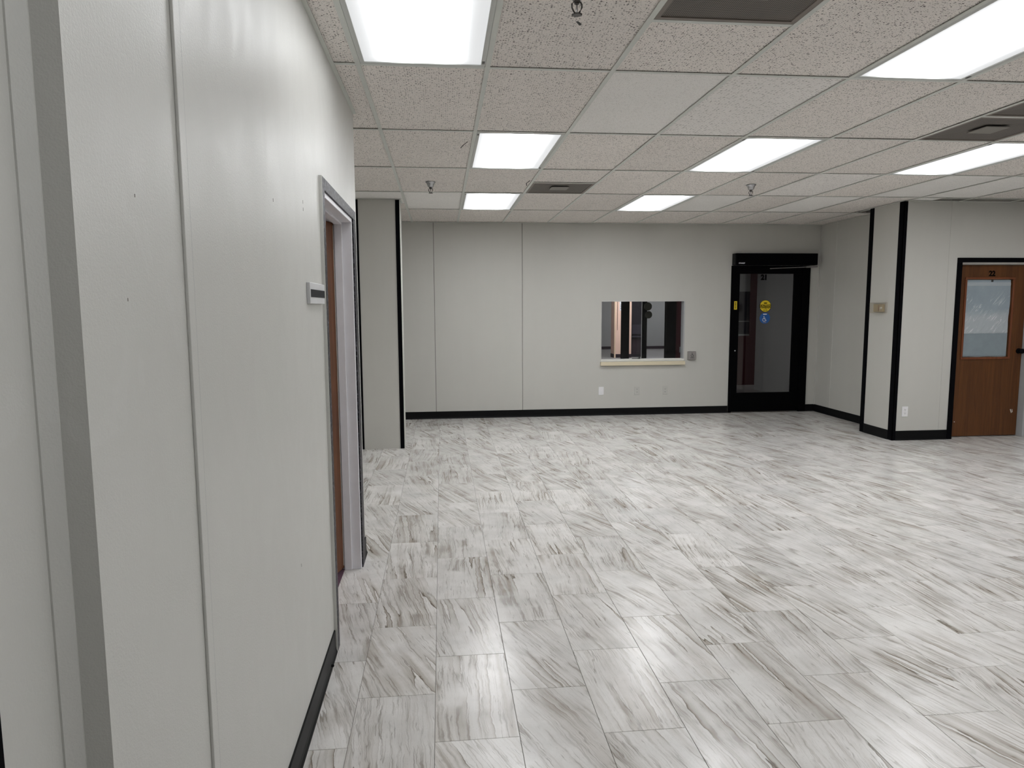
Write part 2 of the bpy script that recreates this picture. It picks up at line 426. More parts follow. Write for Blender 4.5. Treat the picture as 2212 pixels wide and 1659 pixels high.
# ------------------------------------------------------------------ mesh helpers
class MB:
    def __init__(s):
        s.v = []
        s.f = []
    def add(s, vs_, fs):
        o = len(s.v)
        s.v += [tuple(p) for p in vs_]
        s.f += [tuple(i+o for i in f) for f in fs]
        return s
    def box(s, x0, x1, y0, y1, z0, z1):
        x0, x1 = min(x0, x1), max(x0, x1)
        y0, y1 = min(y0, y1), max(y0, y1)
        z0, z1 = min(z0, z1), max(z0, z1)
        return s.add([(x0, y0, z0), (x1, y0, z0), (x1, y1, z0), (x0, y1, z0), (x0, y0, z1), (x1, y0, z1), (x1, y1, z1), (x0, y1, z1)],
                     [(3, 2, 1, 0), (4, 5, 6, 7), (0, 1, 5, 4), (1, 2, 6, 5), (2, 3, 7, 6), (3, 0, 4, 7)])
    def prism(s, pts, a, b, m):
        """closed 2D outline extruded from a to b; m(p, q, t) -> xyz"""
        n = len(pts)
        vs_ = [m(p, q, a) for p, q in pts] + [m(p, q, b) for p, q in pts]
        fs = [tuple(range(n-1, -1, -1)), tuple(range(n, 2*n))] + [(i, (i+1) % n, n+(i+1) % n, n+i) for i in range(n)]
        return s.add(vs_, fs)
    def flat(s, pts, yf, th):
        """outline in XZ seen from -Y, front face at yf, thickness th going +Y"""
        return s.prism(pts, yf, yf+th, lambda p, q, t: (p, t, q))
    def disc(s, cx, cz, r, yf, th, n=40):
        return s.flat([(cx+r*math.cos(2*math.pi*i/n), cz+r*math.sin(2*math.pi*i/n)) for i in range(n)], yf, th)
    def lathe(s, prof, c, ax='z', n=24):
        """profile [(radius, height)] about an axis through c"""
        vs_, fs = [], []
        for r, h in prof:
            for i in range(n):
                a = 2*math.pi*i/n
                p, q = r*math.cos(a), r*math.sin(a)
                vs_.append({'z': (c[0]+p, c[1]+q, c[2]+h), 'y': (c[0]+p, c[1]+h, c[2]+q), 'x': (c[0]+h, c[1]+p, c[2]+q)}[ax])
        for j in range(len(prof)-1):
            for i in range(n):
                fs.append((j*n+i, j*n+(i+1) % n, (j+1)*n+(i+1) % n, (j+1)*n+i))
        fs.append(tuple(range(n-1, -1, -1)))
        fs.append(tuple(range((len(prof)-1)*n, len(prof)*n)))
        return s.add(vs_, fs)
    def tube(s, pts, r, n=8):
        pts = [Vector(p) for p in pts]
        vs_, fs = [], []
        for i, p in enumerate(pts):
            d = (pts[min(i+1, len(pts)-1)] - pts[max(i-1, 0)]).normalized()
            a = d.cross(Vector((0, 0, 1)) if abs(d.z) < 0.9 else Vector((1, 0, 0))).normalized()
            b = d.cross(a)
            for j in range(n):
                t = 2*math.pi*j/n
                vs_.append(p + a*r*math.cos(t) + b*r*math.sin(t))
        for i in range(len(pts)-1):
            for j in range(n):
                fs.append((i*n+j, i*n+(j+1) % n, (i+1)*n+(j+1) % n, (i+1)*n+j))
        fs.append(tuple(range(n-1, -1, -1)))
        fs.append(tuple(range((len(pts)-1)*n, len(pts)*n)))
        return s.add(vs_, fs)
    def ribbon(s, pts, wd, yf, th):
        """flat stroke in XZ"""
        for (a, b), (c, d) in zip(pts[:-1], pts[1:]):
            L = math.hypot(c-a, d-b)
            nx, nz = -(d-b)/L*wd/2, (c-a)/L*wd/2
            ex, ez = (c-a)/L*wd*0.3, (d-b)/L*wd*0.3
            s.flat([(a-ex+nx, b-ez+nz), (a-ex-nx, b-ez-nz), (c+ex-nx, d+ez-nz), (c+ex+nx, d+ez+nz)], yf, th)
        return s
    def sheet_holes(s, u0_, u1_, z0_, z1_, t0, t1, holes, m):
        """slab with rectangular holes; m(u, z, t) -> xyz"""
        us = sorted({u0_, u1_} | {h[0] for h in holes} | {h[1] for h in holes})
        zs = sorted({z0_, z1_} | {h[2] for h in holes} | {h[3] for h in holes})
        us = [u for u in us if u0_ <= u <= u1_]
        zs = [z for z in zs if z0_ <= z <= z1_]
        def solid(i, j):
            if i < 0 or j < 0 or i >= len(us)-1 or j >= len(zs)-1:
                return False
            uc, zc = (us[i]+us[i+1])/2, (zs[j]+zs[j+1])/2
            return not any(h[0] < uc < h[1] and h[2] < zc < h[3] for h in holes)
        for i in range(len(us)-1):
            for j in range(len(zs)-1):
                if not solid(i, j):
                    continue
                a, b, c, d = us[i], us[i+1], zs[j], zs[j+1]
                s.add([m(a, c, t0), m(b, c, t0), m(b, d, t0), m(a, d, t0)], [(0, 1, 2, 3)])
                s.add([m(a, c, t1), m(b, c, t1), m(b, d, t1), m(a, d, t1)], [(3, 2, 1, 0)])
                for ok, p, q in ((solid(i-1, j), (a, d), (a, c)), (solid(i+1, j), (b, c), (b, d)), (solid(i, j-1), (a, c), (b, c)), (solid(i, j+1), (b, d), (a, d))):
                    if not ok:
                        s.add([m(*p, t0), m(*q, t0), m(*q, t1), m(*p, t1)], [(0, 1, 2, 3)])
        return s

def mesh_of(name, mb, mat, smooth=False, bevel=0.0, off=(0, 0, 0)):
    bm = bmesh.new()
    vv = [bm.verts.new((p[0]-off[0], p[1]-off[1], p[2]-off[2])) for p in mb.v]
    for f in mb.f:
        try:
            bm.faces.new([vv[i] for i in f])
        except ValueError:
            pass
    bmesh.ops.remove_doubles(bm, verts=bm.verts, dist=1e-6)
    bmesh.ops.recalc_face_normals(bm, faces=bm.faces)
    if bevel:
        es = [e for e in bm.edges if len(e.link_faces) == 2 and e.calc_face_angle(0) > 0.6]
        bmesh.ops.bevel(bm, geom=es, offset=bevel, segments=2, affect='EDGES', profile=0.5)
    me = bpy.data.meshes.new(name)
    bm.to_mesh(me)
    bm.free()
    me.materials.append(M[mat])
    if smooth:
        me.shade_smooth()
        try:
            me.set_sharp_from_angle(angle=math.radians(40))
        except Exception:
            pass
    return me

WL = {}
def link(name, data, wloc, parent=None):
    o = bpy.data.objects.new(name, data)
    C.objects.link(o)
    WL[o] = Vector(wloc)
    if parent is not None:
        o.parent = parent
        o.location = Vector(wloc) - WL[parent]
    else:
        o.location = wloc
    return o

def tag(o, label=None, cat=None, group=None, kind=None):
    if label:
        o['label'] = label
    if cat:
        o['category'] = cat
    if group:
        o['group'] = group
    if kind:
        o['kind'] = kind
    return o

def obj(name, mb, mat, parent=None, smooth=False, bevel=0.0, label=None):
    xs = [p[0] for p in mb.v]; ys = [p[1] for p in mb.v]; zs = [p[2] for p in mb.v]
    c = ((min(xs)+max(xs))/2, (min(ys)+max(ys))/2, min(zs))
    o = link(name, mesh_of(name, mb, mat, smooth, bevel, c), c, parent)
    if label:
        o['label'] = label
    return o

def thing(name, loc, label, cat, group=None, kind=None):
    o = link(name, None, loc)
    o.empty_display_size = 0.1
    return tag(o, label, cat, group, kind)

def B(*a):
    return MB().box(*a)

def text_mb(s, size, cx, cz, yf, th=0.002, bold=0.0, sx=1.0):
    cu = bpy.data.curves.new('lettering_curve', 'FONT')
    cu.body = s
    cu.size = size
    cu.align_x = 'CENTER'
    cu.align_y = 'CENTER'
    cu.offset = bold
    cu.resolution_u = 3
    t = bpy.data.objects.new('lettering_tmp', cu)
    C.objects.link(t)
    dg = bpy.context.evaluated_depsgraph_get()
    me = bpy.data.meshes.new_from_object(t.evaluated_get(dg))
    mb = MB()
    front = [(cx+v.co.x*sx, yf, cz+v.co.y) for v in me.vertices]
    back = [(p[0], yf+th, p[2]) for p in front]
    n = len(front)
    polys = [tuple(p.vertices) for p in me.polygons]
    ec = {}
    for p in polys:
        for i in range(len(p)):
            a, b = p[i], p[(i+1) % len(p)]
            ec.setdefault((min(a, b), max(a, b)), []).append((a, b))
    fs = list(polys) + [tuple(i+n for i in reversed(p)) for p in polys]
    for k_, l in ec.items():
        if len(l) == 1:
            a, b = l[0]
            fs.append((b, a, a+n, b+n))
    mb.add(front+back, fs)
    bpy.data.objects.remove(t)
    bpy.data.curves.remove(cu)
    bpy.data.meshes.remove(me)
    return mb

# ------------------------------------------------------------------ the room
H = 2.6715               # underside of the ceiling grid
GX0, GDX = -0.3714, 0.6096
GY0, GDY = 3.4675, 1.2192
XL, YB, XR = -0.50, 9.60, 5.41
YE = 4.32                # far end of the near left wall
YN = 1.03                # near edge of the proud part of the left wall
XE, YR = 9.6, -4.2       # far right and rear of the room, out of view
Y22, X22 = 7.345, 5.09
WIN = (2.222, 3.430, 0.765, 1.622)
D21 = (4.094, 5.262, 0.0, 2.10)
D22 = (5.80, 6.80, 0.0, 2.008)
DL = (3.10, 4.062, 0.0, 2.033)
TOP = 2.80

def S(name, mb, mat, label, cat, parent=None, **k):
    o = obj(name, mb, mat, parent, **k)
    if parent is None:
        tag(o, label, cat, kind='structure')
    return o

mY = lambda u, z, t: (u, t, z)      # slab facing +-Y
mX = lambda u, z, t: (t, u, z)      # slab facing +-X

# back wall: dark cores behind, painted panels in front with open seams
wb = S('wall_back', MB().sheet_holes(-1.7, 5.6, 0, TOP, YB+0.012, YB+0.12, [WIN, D21], mY), 'panel_core',
       'far grey panelled wall holding the service window and glazed door', 'wall')
for a, b in ((-1.7, -0.094), (-0.088, 1.111), (1.117, 5.41)):
    hs = [h for h in (WIN, D21) if h[0] > a]
    obj('wall_panel', MB().sheet_holes(a, b, 0, TOP, YB, YB+0.012, hs, mY), 'wall_paint', wb)

wr = S('wall_right', B(XR, XR+0.12, Y22+0.1, YB, 0, TOP), 'wall_paint', 'short grey side wall between black door and black edged corner', 'wall')
obj('seam_bead', B(XR-0.003, XR, 9.19, 9.202, 0.1, H), 'pale_bead', wr)
obj('corner_bead', B(XR-0.012, XR, YB-0.012, YB, 0.1, H), 'wall_paint', wr)

wc = S('wall_corner', B(X22, XR, Y22+0.0125, 7.96, 0, TOP), 'wall_paint', 'grey wall corner with black edge strips holding the thermostat', 'wall')
wf = S('wall_front_right', MB().sheet_holes(X22+0.03, XE, 0, TOP, Y22+0.012, Y22+0.13, [D22], mY), 'panel_core',
       'grey wall at the right holding the brown door', 'wall')
for a, b in ((X22, 5.6472), (5.6488, XE)):
    hs = [D22] if b > 6 else []
    obj('wall_panel', MB().sheet_holes(a, b, 0, TOP, Y22, Y22+0.012, hs, mY), 'wall_paint', wf)

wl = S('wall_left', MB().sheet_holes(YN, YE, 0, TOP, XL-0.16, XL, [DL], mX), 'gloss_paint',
       'near glossy pale grey wall filling the left side', 'wall')
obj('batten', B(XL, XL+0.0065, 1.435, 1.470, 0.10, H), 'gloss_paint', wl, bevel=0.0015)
obj('panel_edge', B(XL, XL+0.0010, 1.485, 1.4860, 0.10, H), 'grey_jamb', wl)
for ny, nz in ((2.211, 1.860), (2.677, 1.923), (2.681, 1.897), (1.180, 1.550), (2.405, 0.644), (1.231, 1.721)):
    obj('paint_nick', B(XL, XL+0.0006, ny-0.0007*ny, ny+0.0007*ny, nz-0.0022*ny, nz+0.0022*ny), 'vent_plate', wl)
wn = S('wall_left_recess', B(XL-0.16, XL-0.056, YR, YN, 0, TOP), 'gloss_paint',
       'sliver of recessed grey wall at the left picture edge', 'wall')
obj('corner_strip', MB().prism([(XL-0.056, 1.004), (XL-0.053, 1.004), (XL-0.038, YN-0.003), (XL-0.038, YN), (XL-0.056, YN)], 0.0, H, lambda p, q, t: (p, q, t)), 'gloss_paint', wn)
S('trim_1', B(XL-0.056, XL-0.052, 0.79, 0.872, 0.0, H), 'black_trim', 'black vertical strip at the lower left picture corner', 'trim')
S('wall_left_return', B(-1.7, XL-0.16, YE-0.12, YE, 0, TOP), 'wall_paint', 'hidden return wall behind the near left wall', 'wall')
S('wall_left_far', B(-1.8, -1.7, YE-0.12, YB+0.12, 0, TOP), 'wall_paint', 'hidden side wall of the recess behind the left pillar', 'wall')
S('wall_rear', B(XL-0.2, XE+0.1, YR-0.1, YR, 0, TOP), 'wall_paint', 'grey wall behind the photographer', 'wall')
S('wall_right_far', B(XE, XE+0.1, YR, Y22+0.13, 0, TOP), 'wall_paint', 'grey wall beyond the right picture edge', 'wall')

# left pillar
PX0, PX1, PY0, PY1 = -0.899, -0.424, 7.60, 7.90
pl = S('pillar', B(PX0, PX1, PY0, PY1, 0, H), 'wall_paint', 'square grey pillar with black corner strips behind the left wall', 'pillar')
obj('corner_strip', B(PX1-0.044, PX1-0.002, PY0-0.006, PY0, 0.0, H-0.004), 'black_trim', pl)
obj('corner_strip', B(PX0, PX0+0.042, PY0-0.006, PY0, 0.0, H-0.004), 'black_trim', pl)
obj('side_strip', B(PX1, PX1+0.004, PY0-0.006, PY0+0.05, 0.0, H-0.004), 'pale_bead', pl)
# right corner strips
obj('corner_strip', MB().box(X22-0.006, X22, 7.885, 7.960, 0.0, H), 'black_trim', wc)
obj('corner_strip', MB().box(X22-0.006, X22, Y22-0.006, Y22+0.075, 0.0, H).box(X22-0.006, X22+0.036, Y22-0.006, Y22, 0.0, H), 'black_trim', wc)

# baseboards
def cove(mb, m, a, b, h=0.102, th=0.006, toe=0.013):
    return mb.prism([(0, 0), (toe, 0), (toe, 0.004), (th+0.002, 0.014), (th, 0.03), (th, h-0.003), (th-0.003, h), (0, h)], a, b, m)
bb = [('baseboard_back', lambda p, q, t: (t, YB-p, q), -1.7, 4.09, 'long black baseboard under the service window', 0.102),
      ('baseboard_back', lambda p, q, t: (t, YB-p, q), 5.268, XR, 'stub of black baseboard right of the black door', 0.102),
      ('baseboard_right', lambda p, q, t: (XR-p, t, q), 7.96, YB, 'black baseboard along the short side wall', 0.102),
      ('baseboard_corner', lambda p, q, t: (X22-p, t, q), Y22+0.075, 7.885, 'black baseboard below the thermostat', 0.11),
      ('baseboard_front_right', lambda p, q, t: (t, Y22-p, q), X22+0.036, 5.752, 'black baseboard below outlet beside the brown door', 0.11),
      ('baseboard_left', lambda p, q, t: (XL+p, t, q), YN, 3.035, 'black cove baseboard running along the near left wall', 0.105),
      ('baseboard_recess', lambda p, q, t: (-1.7+p, t, q), YE, YB, 'hidden black baseboard in the recess behind the left pillar', 0.105),
      ('baseboard_left', lambda p, q, t: (XL+p, t, q), 4.185, YE, 'short black baseboard piece past the left doorway', 0.105)]
bbo = []
for nm, m, a, b, lab, h in bb:
    bbo.append(S(nm, cove(MB(), m, a, b, h), 'black_rubber', lab, 'baseboard'))
obj('bumper', MB().lathe([(0.006, 0), (0.007, 0.006), (0.004, 0.012)], (XL+0.0125, 2.86, 0.03), 'x', 10), 'black_rubber', bbo[5], smooth=True)

# ------------------------------------------------------------------ floor
fl = S('floor', B(-1.8, XE+0.1, YR-0.1, YB+0.13, -0.12, -0.0022), 'grout', 'pale marble look tile floor laid in a running bond', 'floor')
TW, TL_, GAP = 0.3048, 0.6096, 0.0019
def tile_mesh(x0, x1, y0, y1):
    """tile about its nominal centre, chamfered top edge"""
    c = 0.0008
    v = [(x0, y0, -0.0022), (x1, y0, -0.0022), (x1, y1, -0.0022), (x0, y1, -0.0022),
         (x0, y0, -c), (x1, y0, -c), (x1, y1, -c), (x0, y1, -c),
         (x0+c, y0+c, 0), (x1-c, y0+c, 0), (x1-c, y1-c, 0), (x0+c, y1-c, 0)]
    f = [(0, 1, 5, 4), (1, 2, 6, 5), (2, 3, 7, 6), (3, 0, 4, 7), (4, 5, 9, 8), (5, 6, 10, 9), (6, 7, 11, 10), (7, 4, 8, 11), (8, 9, 10, 11)]
    return v, f
def blocked(cx, cy):
    return False
tiles = []
k0, k1 = -6, 32
for k in range(k0, k1):
    X0 = -0.048 + k*TW
    X1 = X0 + TW
    base = (0.505 if k % 2 == 0 else 0.208) - 0.0062*max(0, k)
    for j in range(-9, 17):
        Y0 = base + j*TL_
        Y1 = Y0 + TL_
        # trim to the room's plan
        ax0, ax1, ay0, ay1 = X0+GAP/2, X1-GAP/2, Y0+GAP/2, Y1-GAP/2
        if ay0 >= YB or ay1 <= YR or ax0 >= XE:
            continue
        ay1 = min(ay1, YB)
        ym = (ay0+ay1)/2
        if ax1 <= XL-0.09 and ay0 < YE < ay1:
            ay0 = YE
        ax0 = max(ax0, XL-0.092 if ay0 < YE else -1.7)
        if ay0 < Y22+0.1 and ax1 > X22:
            ay1 = min(ay1, Y22+0.12) if ax0 >= XR else ay1
        elif ax0 >= XR:
            continue
        elif ay0 >= Y22+0.1:
            ax1 = min(ax1, XR)
        ax1 = min(ax1, XE)
        if ax1-ax0 < 0.012 or ay1-ay0 < 0.012:
            continue
        cx, cy = (ax0+ax1)/2, (ay0+ay1)/2
        if cy < YE and cx < XL-0.3:
            continue
        ps = [proj((x, y, 0)) for x, y in ((ax0, ay0), (ax1, ay0), (ax1, ay1), (ax0, ay1))]
        area = 0.0
        if all(ps):
            inside = any(-60 < p[0] < IW+60 and -60 < p[1] < IH+60 for p in ps)
            if inside:
                q = [(min(max(p[0], 0), IW), min(max(p[1], 0), IH)) for p in ps]
                area = abs(sum(q[i][0]*q[(i+1) % 4][1]-q[(i+1) % 4][0]*q[i][1] for i in range(4)))/2
                hidden_by_wall = cx < XL*cy/YE and cy > YE
                if hidden_by_wall:
                    area *= 0.2
        tiles.append((area, ax0, ax1, ay0, ay1, (X0+X1)/2, (Y0+Y1)/2))
tiles.sort(key=lambda t: -t[0])
cache = {}
joined_v, joined_f, joined_uv, joined_r = [], [], [], []
for i, (ar, x0, x1, y0, y1, cx, cy) in enumerate(tiles):
    key = (round(x0-cx, 4), round(x1-cx, 4), round(y0-cy, 4), round(y1-cy, 4))
    v, f = tile_mesh(*key)
    if i < 296 and ar > 0:
        me = cache.get(key)
        if me is None:
            me = bpy.data.meshes.new('floor_tile')
            me.from_pydata(v, [], f)
            uvl = me.uv_layers.new(name='UVMap')
            for l in me.loops:
                co = v[l.vertex_index]
                uvl.data[l.index].uv = (co[0], co[1])
            me.materials.append(M['floor_tile'])
            cache[key] = me
        link('floor_tile', me, (cx, cy, 0), fl)
    else:
        o_ = len(joined_v)
        joined_v += [(p[0]+cx, p[1]+cy, p[2]) for p in v]
        joined_f += [tuple(a+o_ for a in q) for q in f]
        joined_uv += [(p[0], p[1]) for p in v]
        joined_r += [random.random()]*len(v)
me = bpy.data.meshes.new('floor_tile_rest')
me.from_pydata(joined_v, [], joined_f)
uvl = me.uv_layers.new(name='UVMap')
for l in me.loops:
    uvl.data[l.index].uv = joined_uv[l.vertex_index]
at = me.attributes.new('rnd', 'FLOAT', 'POINT')
at.data.foreach_set('value', joined_r)
me.materials.append(M['floor_tile_joined'])
tag(link('floor_tile_field', me, (0, 0, 0), fl), kind='stuff')

# ------------------------------------------------------------------ ceiling
ce = S('ceiling', B(-1.8, XE+0.1, YR-0.1, YB+0.13, H+0.03, H+0.13), 'plenum', 'suspended ceiling of pitted tiles in a metal grid', 'ceiling')
TZ = H+0.0065
COLS = range(-3, 17)
ROWS = range(-4, 6)
gx = lambda i: GX0 + GDX*i
gy = lambda j: GY0 + GDY*j
LIGHTS = {(0, -1), (4, -1), (1, 1), (4, 1), (7, 1), (1, 3), (4, 3), (10, -1), (10, 1), (7, -3), (11, -3), (1, -3)}
VENTS = {(2, -1): 'near', (2, 2): 'far', (6, 0): 'both', (9, 3): 'none'}
VENTS.pop((9, 3))
FINE = {(2, 0), (0, 3), (8, 2), (7, 3), (5, 3), (9, 2), (9, 3)}
LINEAR = {(3, 0), (5, -2), (6, 2)}
tcache = {}
def ceil_tile(x0, x1, y0, y1, mat):
    key = (round(x1-x0, 4), round(y1-y0, 4), mat)
    me = tcache.get(key)
    hx, hy = (x1-x0)/2, (y1-y0)/2
    if me is None:
        mb = B(-hx, hx, -hy, hy, 0, 0.016)
        me = mesh_of('ceiling_tile', mb, mat)
        uvl = me.uv_layers.new(name='UVMap')
        for l in me.loops:
            co = me.vertices[l.vertex_index].co
            uvl.data[l.index].uv = (co.x, co.y)
        tcache[key] = me
    tilt = random.choice((0, 0, 0, 0.0012, 0.002))
    return link('ceiling_tile', me, ((x0+x1)/2, (y0+y1)/2, TZ+tilt), ce)
def lim(i, j):
    """cell clipped to the room's plan"""
    x0, x1, y0, y1 = gx(i), gx(i+1), gy(j), gy(j+1)
    y0, y1 = max(y0, YR), min(y1, YB)
    xmin = XL if (y0+y1)/2 < YE else -1.7
    xmax = XR if (y0+y1)/2 > Y22 + 0.25 else XE
    if y0 < YE < y1 and x0 < XL:
        if x1 <= XL:
            y0, xmin = YE, -1.7
        else:
            xmin = XL-0.16
    return max(x0, xmin), min(x1, xmax), y0, y1
g = 0.0025
for i in COLS:
    for j in ROWS:
        x0, x1, y0, y1 = lim(i, j)
        if x1-x0 < 0.03 or y1-y0 < 0.03 or (i, j) in LIGHTS:
            continue
        if y1 < 0.5:
            continue
        m = 'tile_fine' if (i, j) in FINE else ('tile_linear' if (i, j) in LINEAR else 'tile_pitted')
        # cells cut around the pillar and the far right corner
        if i == -1 and j == 3:
            for q in ((x0, PX0-0.01, y0, y1), (max(x0, PX0-0.01), x1, y0, PY0-0.004), (max(x0, PX1+0.006), x1, PY0-0.004, PY1), (max(x0, PX0), x1, PY1+0.004, y1)):
                if q[1]-q[0] > 0.02 and q[3]-q[2] > 0.02:
                    ceil_tile(q[0]+g, q[1]-g, q[2]+g, q[3]-g, m if q[2] > PY1 else 'tile_fine')
            continue
        if i == -2 and j == 3:
            ceil_tile(x0+g, min(x1, PX0)-g, y0+g, y1-g, m)
            continue
        if y0 < Y22 < y1 and x1 > X22:
            if x0 < X22:
                ceil_tile(x0+g, X22-g, y0+g, y1-g, m)
                ceil_tile(X22+g, x1-g, y0+g, Y22-g, m)
            else:
                ceil_tile(x0+g, x1-g, y0+g, Y22-g, m)
            continue
        if y0 >= Y22 and x1 > X22:
            if x0 < XR:
                ceil_tile(x0+g, min(x1, XR)-g, max(y0, 7.96 if x0 >= X22 else y0)+g, y1-g, m)
            continue
        v = VENTS.get((i, j))
        if v == 'near':
            ceil_tile(x0+g, x1-g, y0+GDY/2+g, y1-g, m)
        elif v == 'far':
            ceil_tile(x0+g, x1-g, y0+g, y0+GDY/2-g, m)
        elif v == 'both':
            pass
        else:
            ceil_tile(x0+g, x1-g, y0+g, y1-g, m)
# tees
HW = 0.012
def tee(name, x0, x1, y0, y1):
    d = 0.0 if name == 'main_tee' else 0.0006
    obj(name, B(x0, x1, y0, y1, H+d, H+0.0028), 'tee_metal', ce)
for i in COLS:
    x = gx(i)
    if x > XE:
        continue
    y0, y1 = (0.4, YB) if x > XL else (YE, YB)
    if x < -1.7:
        continue
    if x > XR:
        y1 = Y22
    elif x > X22:
        tee('main_tee', x-HW, x+HW, 7.96, YB)
        y1 = Y22
    if PX0 < x < PX1+0.02:
        tee('main_tee', x-HW, x+HW, PY1, YB)
        y1 = PY0
    tee('main_tee', x-HW, x+HW, y0, y1)
for j in range(-2, 6):
    y = gy(j)
    if y > YB-0.02:
        continue
    for i in COLS:
        x0, x1 = gx(i)+HW, gx(i+1)-HW
        x0 = max(x0, XL if y < YE else -1.7)
        x1 = min(x1, XR if y > 7.96 else XE)
        if x1-x0 < 0.02:
            continue
        tee('cross_tee', x0, x1, y-HW, y+HW)
for (i, j), v in VENTS.items():
    tee('cross_tee', gx(i)+HW, gx(i+1)-HW, gy(j)+GDY/2-HW, gy(j)+GDY/2+HW)
# wall angles
for q in ((XL, XL+0.019, 0.4, YE), (-1.7, XR, YB-0.019, YB), (XR-0.019, XR, 7.96, YB-0.019), (X22, XE, Y22-0.019, Y22), (X22-0.019, X22, Y22-0.019, 7.96),
          (PX0, PX1, PY0-0.019, PY0-0.006), (PX1+0.004, PX1+0.019, PY0-0.019, PY1)):
    obj('wall_angle', B(q[0], q[1], q[2], q[3], H-0.0006, H+0.0026), 'tee_metal', ce)

# chips and pencil marks on single tiles
def tile_mark(name, pts, wd, mat):
    mb = MB()
    for (a, b), (c, d) in zip(pts[:-1], pts[1:]):
        L = math.hypot(c-a, d-b)
        nx, ny = -(d-b)/L*wd/2, (c-a)/L*wd/2
        mb.prism([(a+nx, b+ny), (a-nx, b-ny), (c-nx, d-ny), (c+nx, d+ny)], TZ-0.0006, TZ+0.002, lambda p, q, t: (p, q, t))
    obj(name, mb, mat, ce)
tile_mark('tile_chip', [(0.562, 2.905), (0.574, 2.92), (0.584, 2.941)], 0.011, 'slot_dark')
tile_mark('pencil_mark', [(0.157, 5.19), (0.175, 5.09), (0.200, 4.99)], 0.006, 'insert_grey')
tile_mark('pencil_mark', [(0.822, 6.446), (0.805, 6.59), (0.825, 6.714)], 0.007, 'insert_grey')

# ------------------------------------------------------------------ ceiling lights
def uv_xy(me):
    uvl = me.uv_layers.new(name='UVMap')
    for l in me.loops:
        co = me.vertices[l.vertex_index].co
        uvl.data[l.index].uv = (co.x, co.y)
    return me
LXW, LYW = GDX/2-0.0135, GDY/2-0.0135
frame_mb = MB()
for a in ((-LXW, LXW, -LYW, -LYW+0.020), (-LXW, LXW, LYW-0.020, LYW), (-LXW, -LXW+0.020, -LYW+0.020, LYW-0.020), (LXW-0.020, LXW, -LYW+0.020, LYW-0.020)):
    frame_mb.box(a[0], a[1], a[2], a[3], 0.0, 0.012)
frame_me = mesh_of('lens_frame', frame_mb, 'fixture_metal', bevel=0.001)
lens_me = uv_xy(mesh_of('lens', B(-LXW+0.020, LXW-0.020, -LYW+0.020, LYW-0.020, 0.004, 0.009), 'lamp_lens'))
hous_me = mesh_of('housing', MB().sheet_holes(-LXW, LXW, -LYW, LYW, 0.012, 0.026, [], lambda u, z, t: (u, z, t)), 'fixture_metal')
latch_me = mesh_of('latch', B(-0.006, 0.006, -0.014, 0.014, -0.002, 0.003), 'dark_chrome')
LL = {(0, -1): 'large glowing ceiling light nearest the left wall, cut by the top edge',
      (4, -1): 'long glowing ceiling light nearest the top right corner',
      (1, 1): 'glowing ceiling light in the middle row, leftmost of its three',
      (4, 1): 'glowing ceiling light in the middle row between its two row mates',
      (7, 1): 'glowing ceiling light in the middle row, cut by the right edge',
      (1, 3): 'small far ceiling light beside the small square vent',
      (4, 3): 'small far ceiling light above the service window',
      (10, -1): 'ceiling light beyond the right picture edge, near row',
      (10, 1): 'ceiling light beyond the right picture edge, middle row',
      (7, -3): 'ceiling light behind the photographer, right of centre',
      (11, -3): 'ceiling light behind the photographer, far right',
      (1, -3): 'unseen added ceiling light straight above the photographer'}
lens_worn_me = uv_xy(mesh_of('lens', B(-LXW+0.020, LXW-0.020, -LYW+0.020, LYW-0.020, 0.004, 0.009), 'lamp_lens_worn'))
lens_mid_me = uv_xy(mesh_of('lens', B(-LXW+0.020, LXW-0.020, -LYW+0.020, LYW-0.020, 0.004, 0.009), 'lamp_lens_mid'))
def ceiling_light(x, y, label, group, z=H, lens_mesh=None):
    t = thing('ceiling_light', (x, y, z), label, 'ceiling light', group)
    link('housing', hous_me, (x, y, z), t)
    f = link('lens_frame', frame_me, (x, y, z), t)
    for s in (-1, 1):
        link('latch', latch_me, (x+s*(LXW-0.010), y+s*(LYW-0.06), z), f)
    link('lens', lens_mesh or lens_me, (x, y, z), t)
    return t
for (i, j) in sorted(LIGHTS):
    ceiling_light((gx(i)+gx(i+1))/2, (gy(j)+gy(j+1))/2, LL[(i, j)], 'recessed ceiling lights', H, {(0, -1): lens_worn_me, (1, -3): lens_mid_me}.get((i, j)))

# ------------------------------------------------------------------ vents
VH = GDX/2-0.0135
vf = MB()
for a in ((-VH, VH, -VH, -VH+0.022), (-VH, VH, VH-0.022, VH), (-VH, -VH+0.022, -VH+0.022, VH-0.022), (VH-0.022, VH, -VH+0.022, VH-0.022)):
    vf.box(a[0], a[1], a[2], a[3], 0.001, 0.014)
vf_me = mesh_of('frame', vf, 'vent_frame', bevel=0.002)
vp = VH-0.022
vpan = MB()
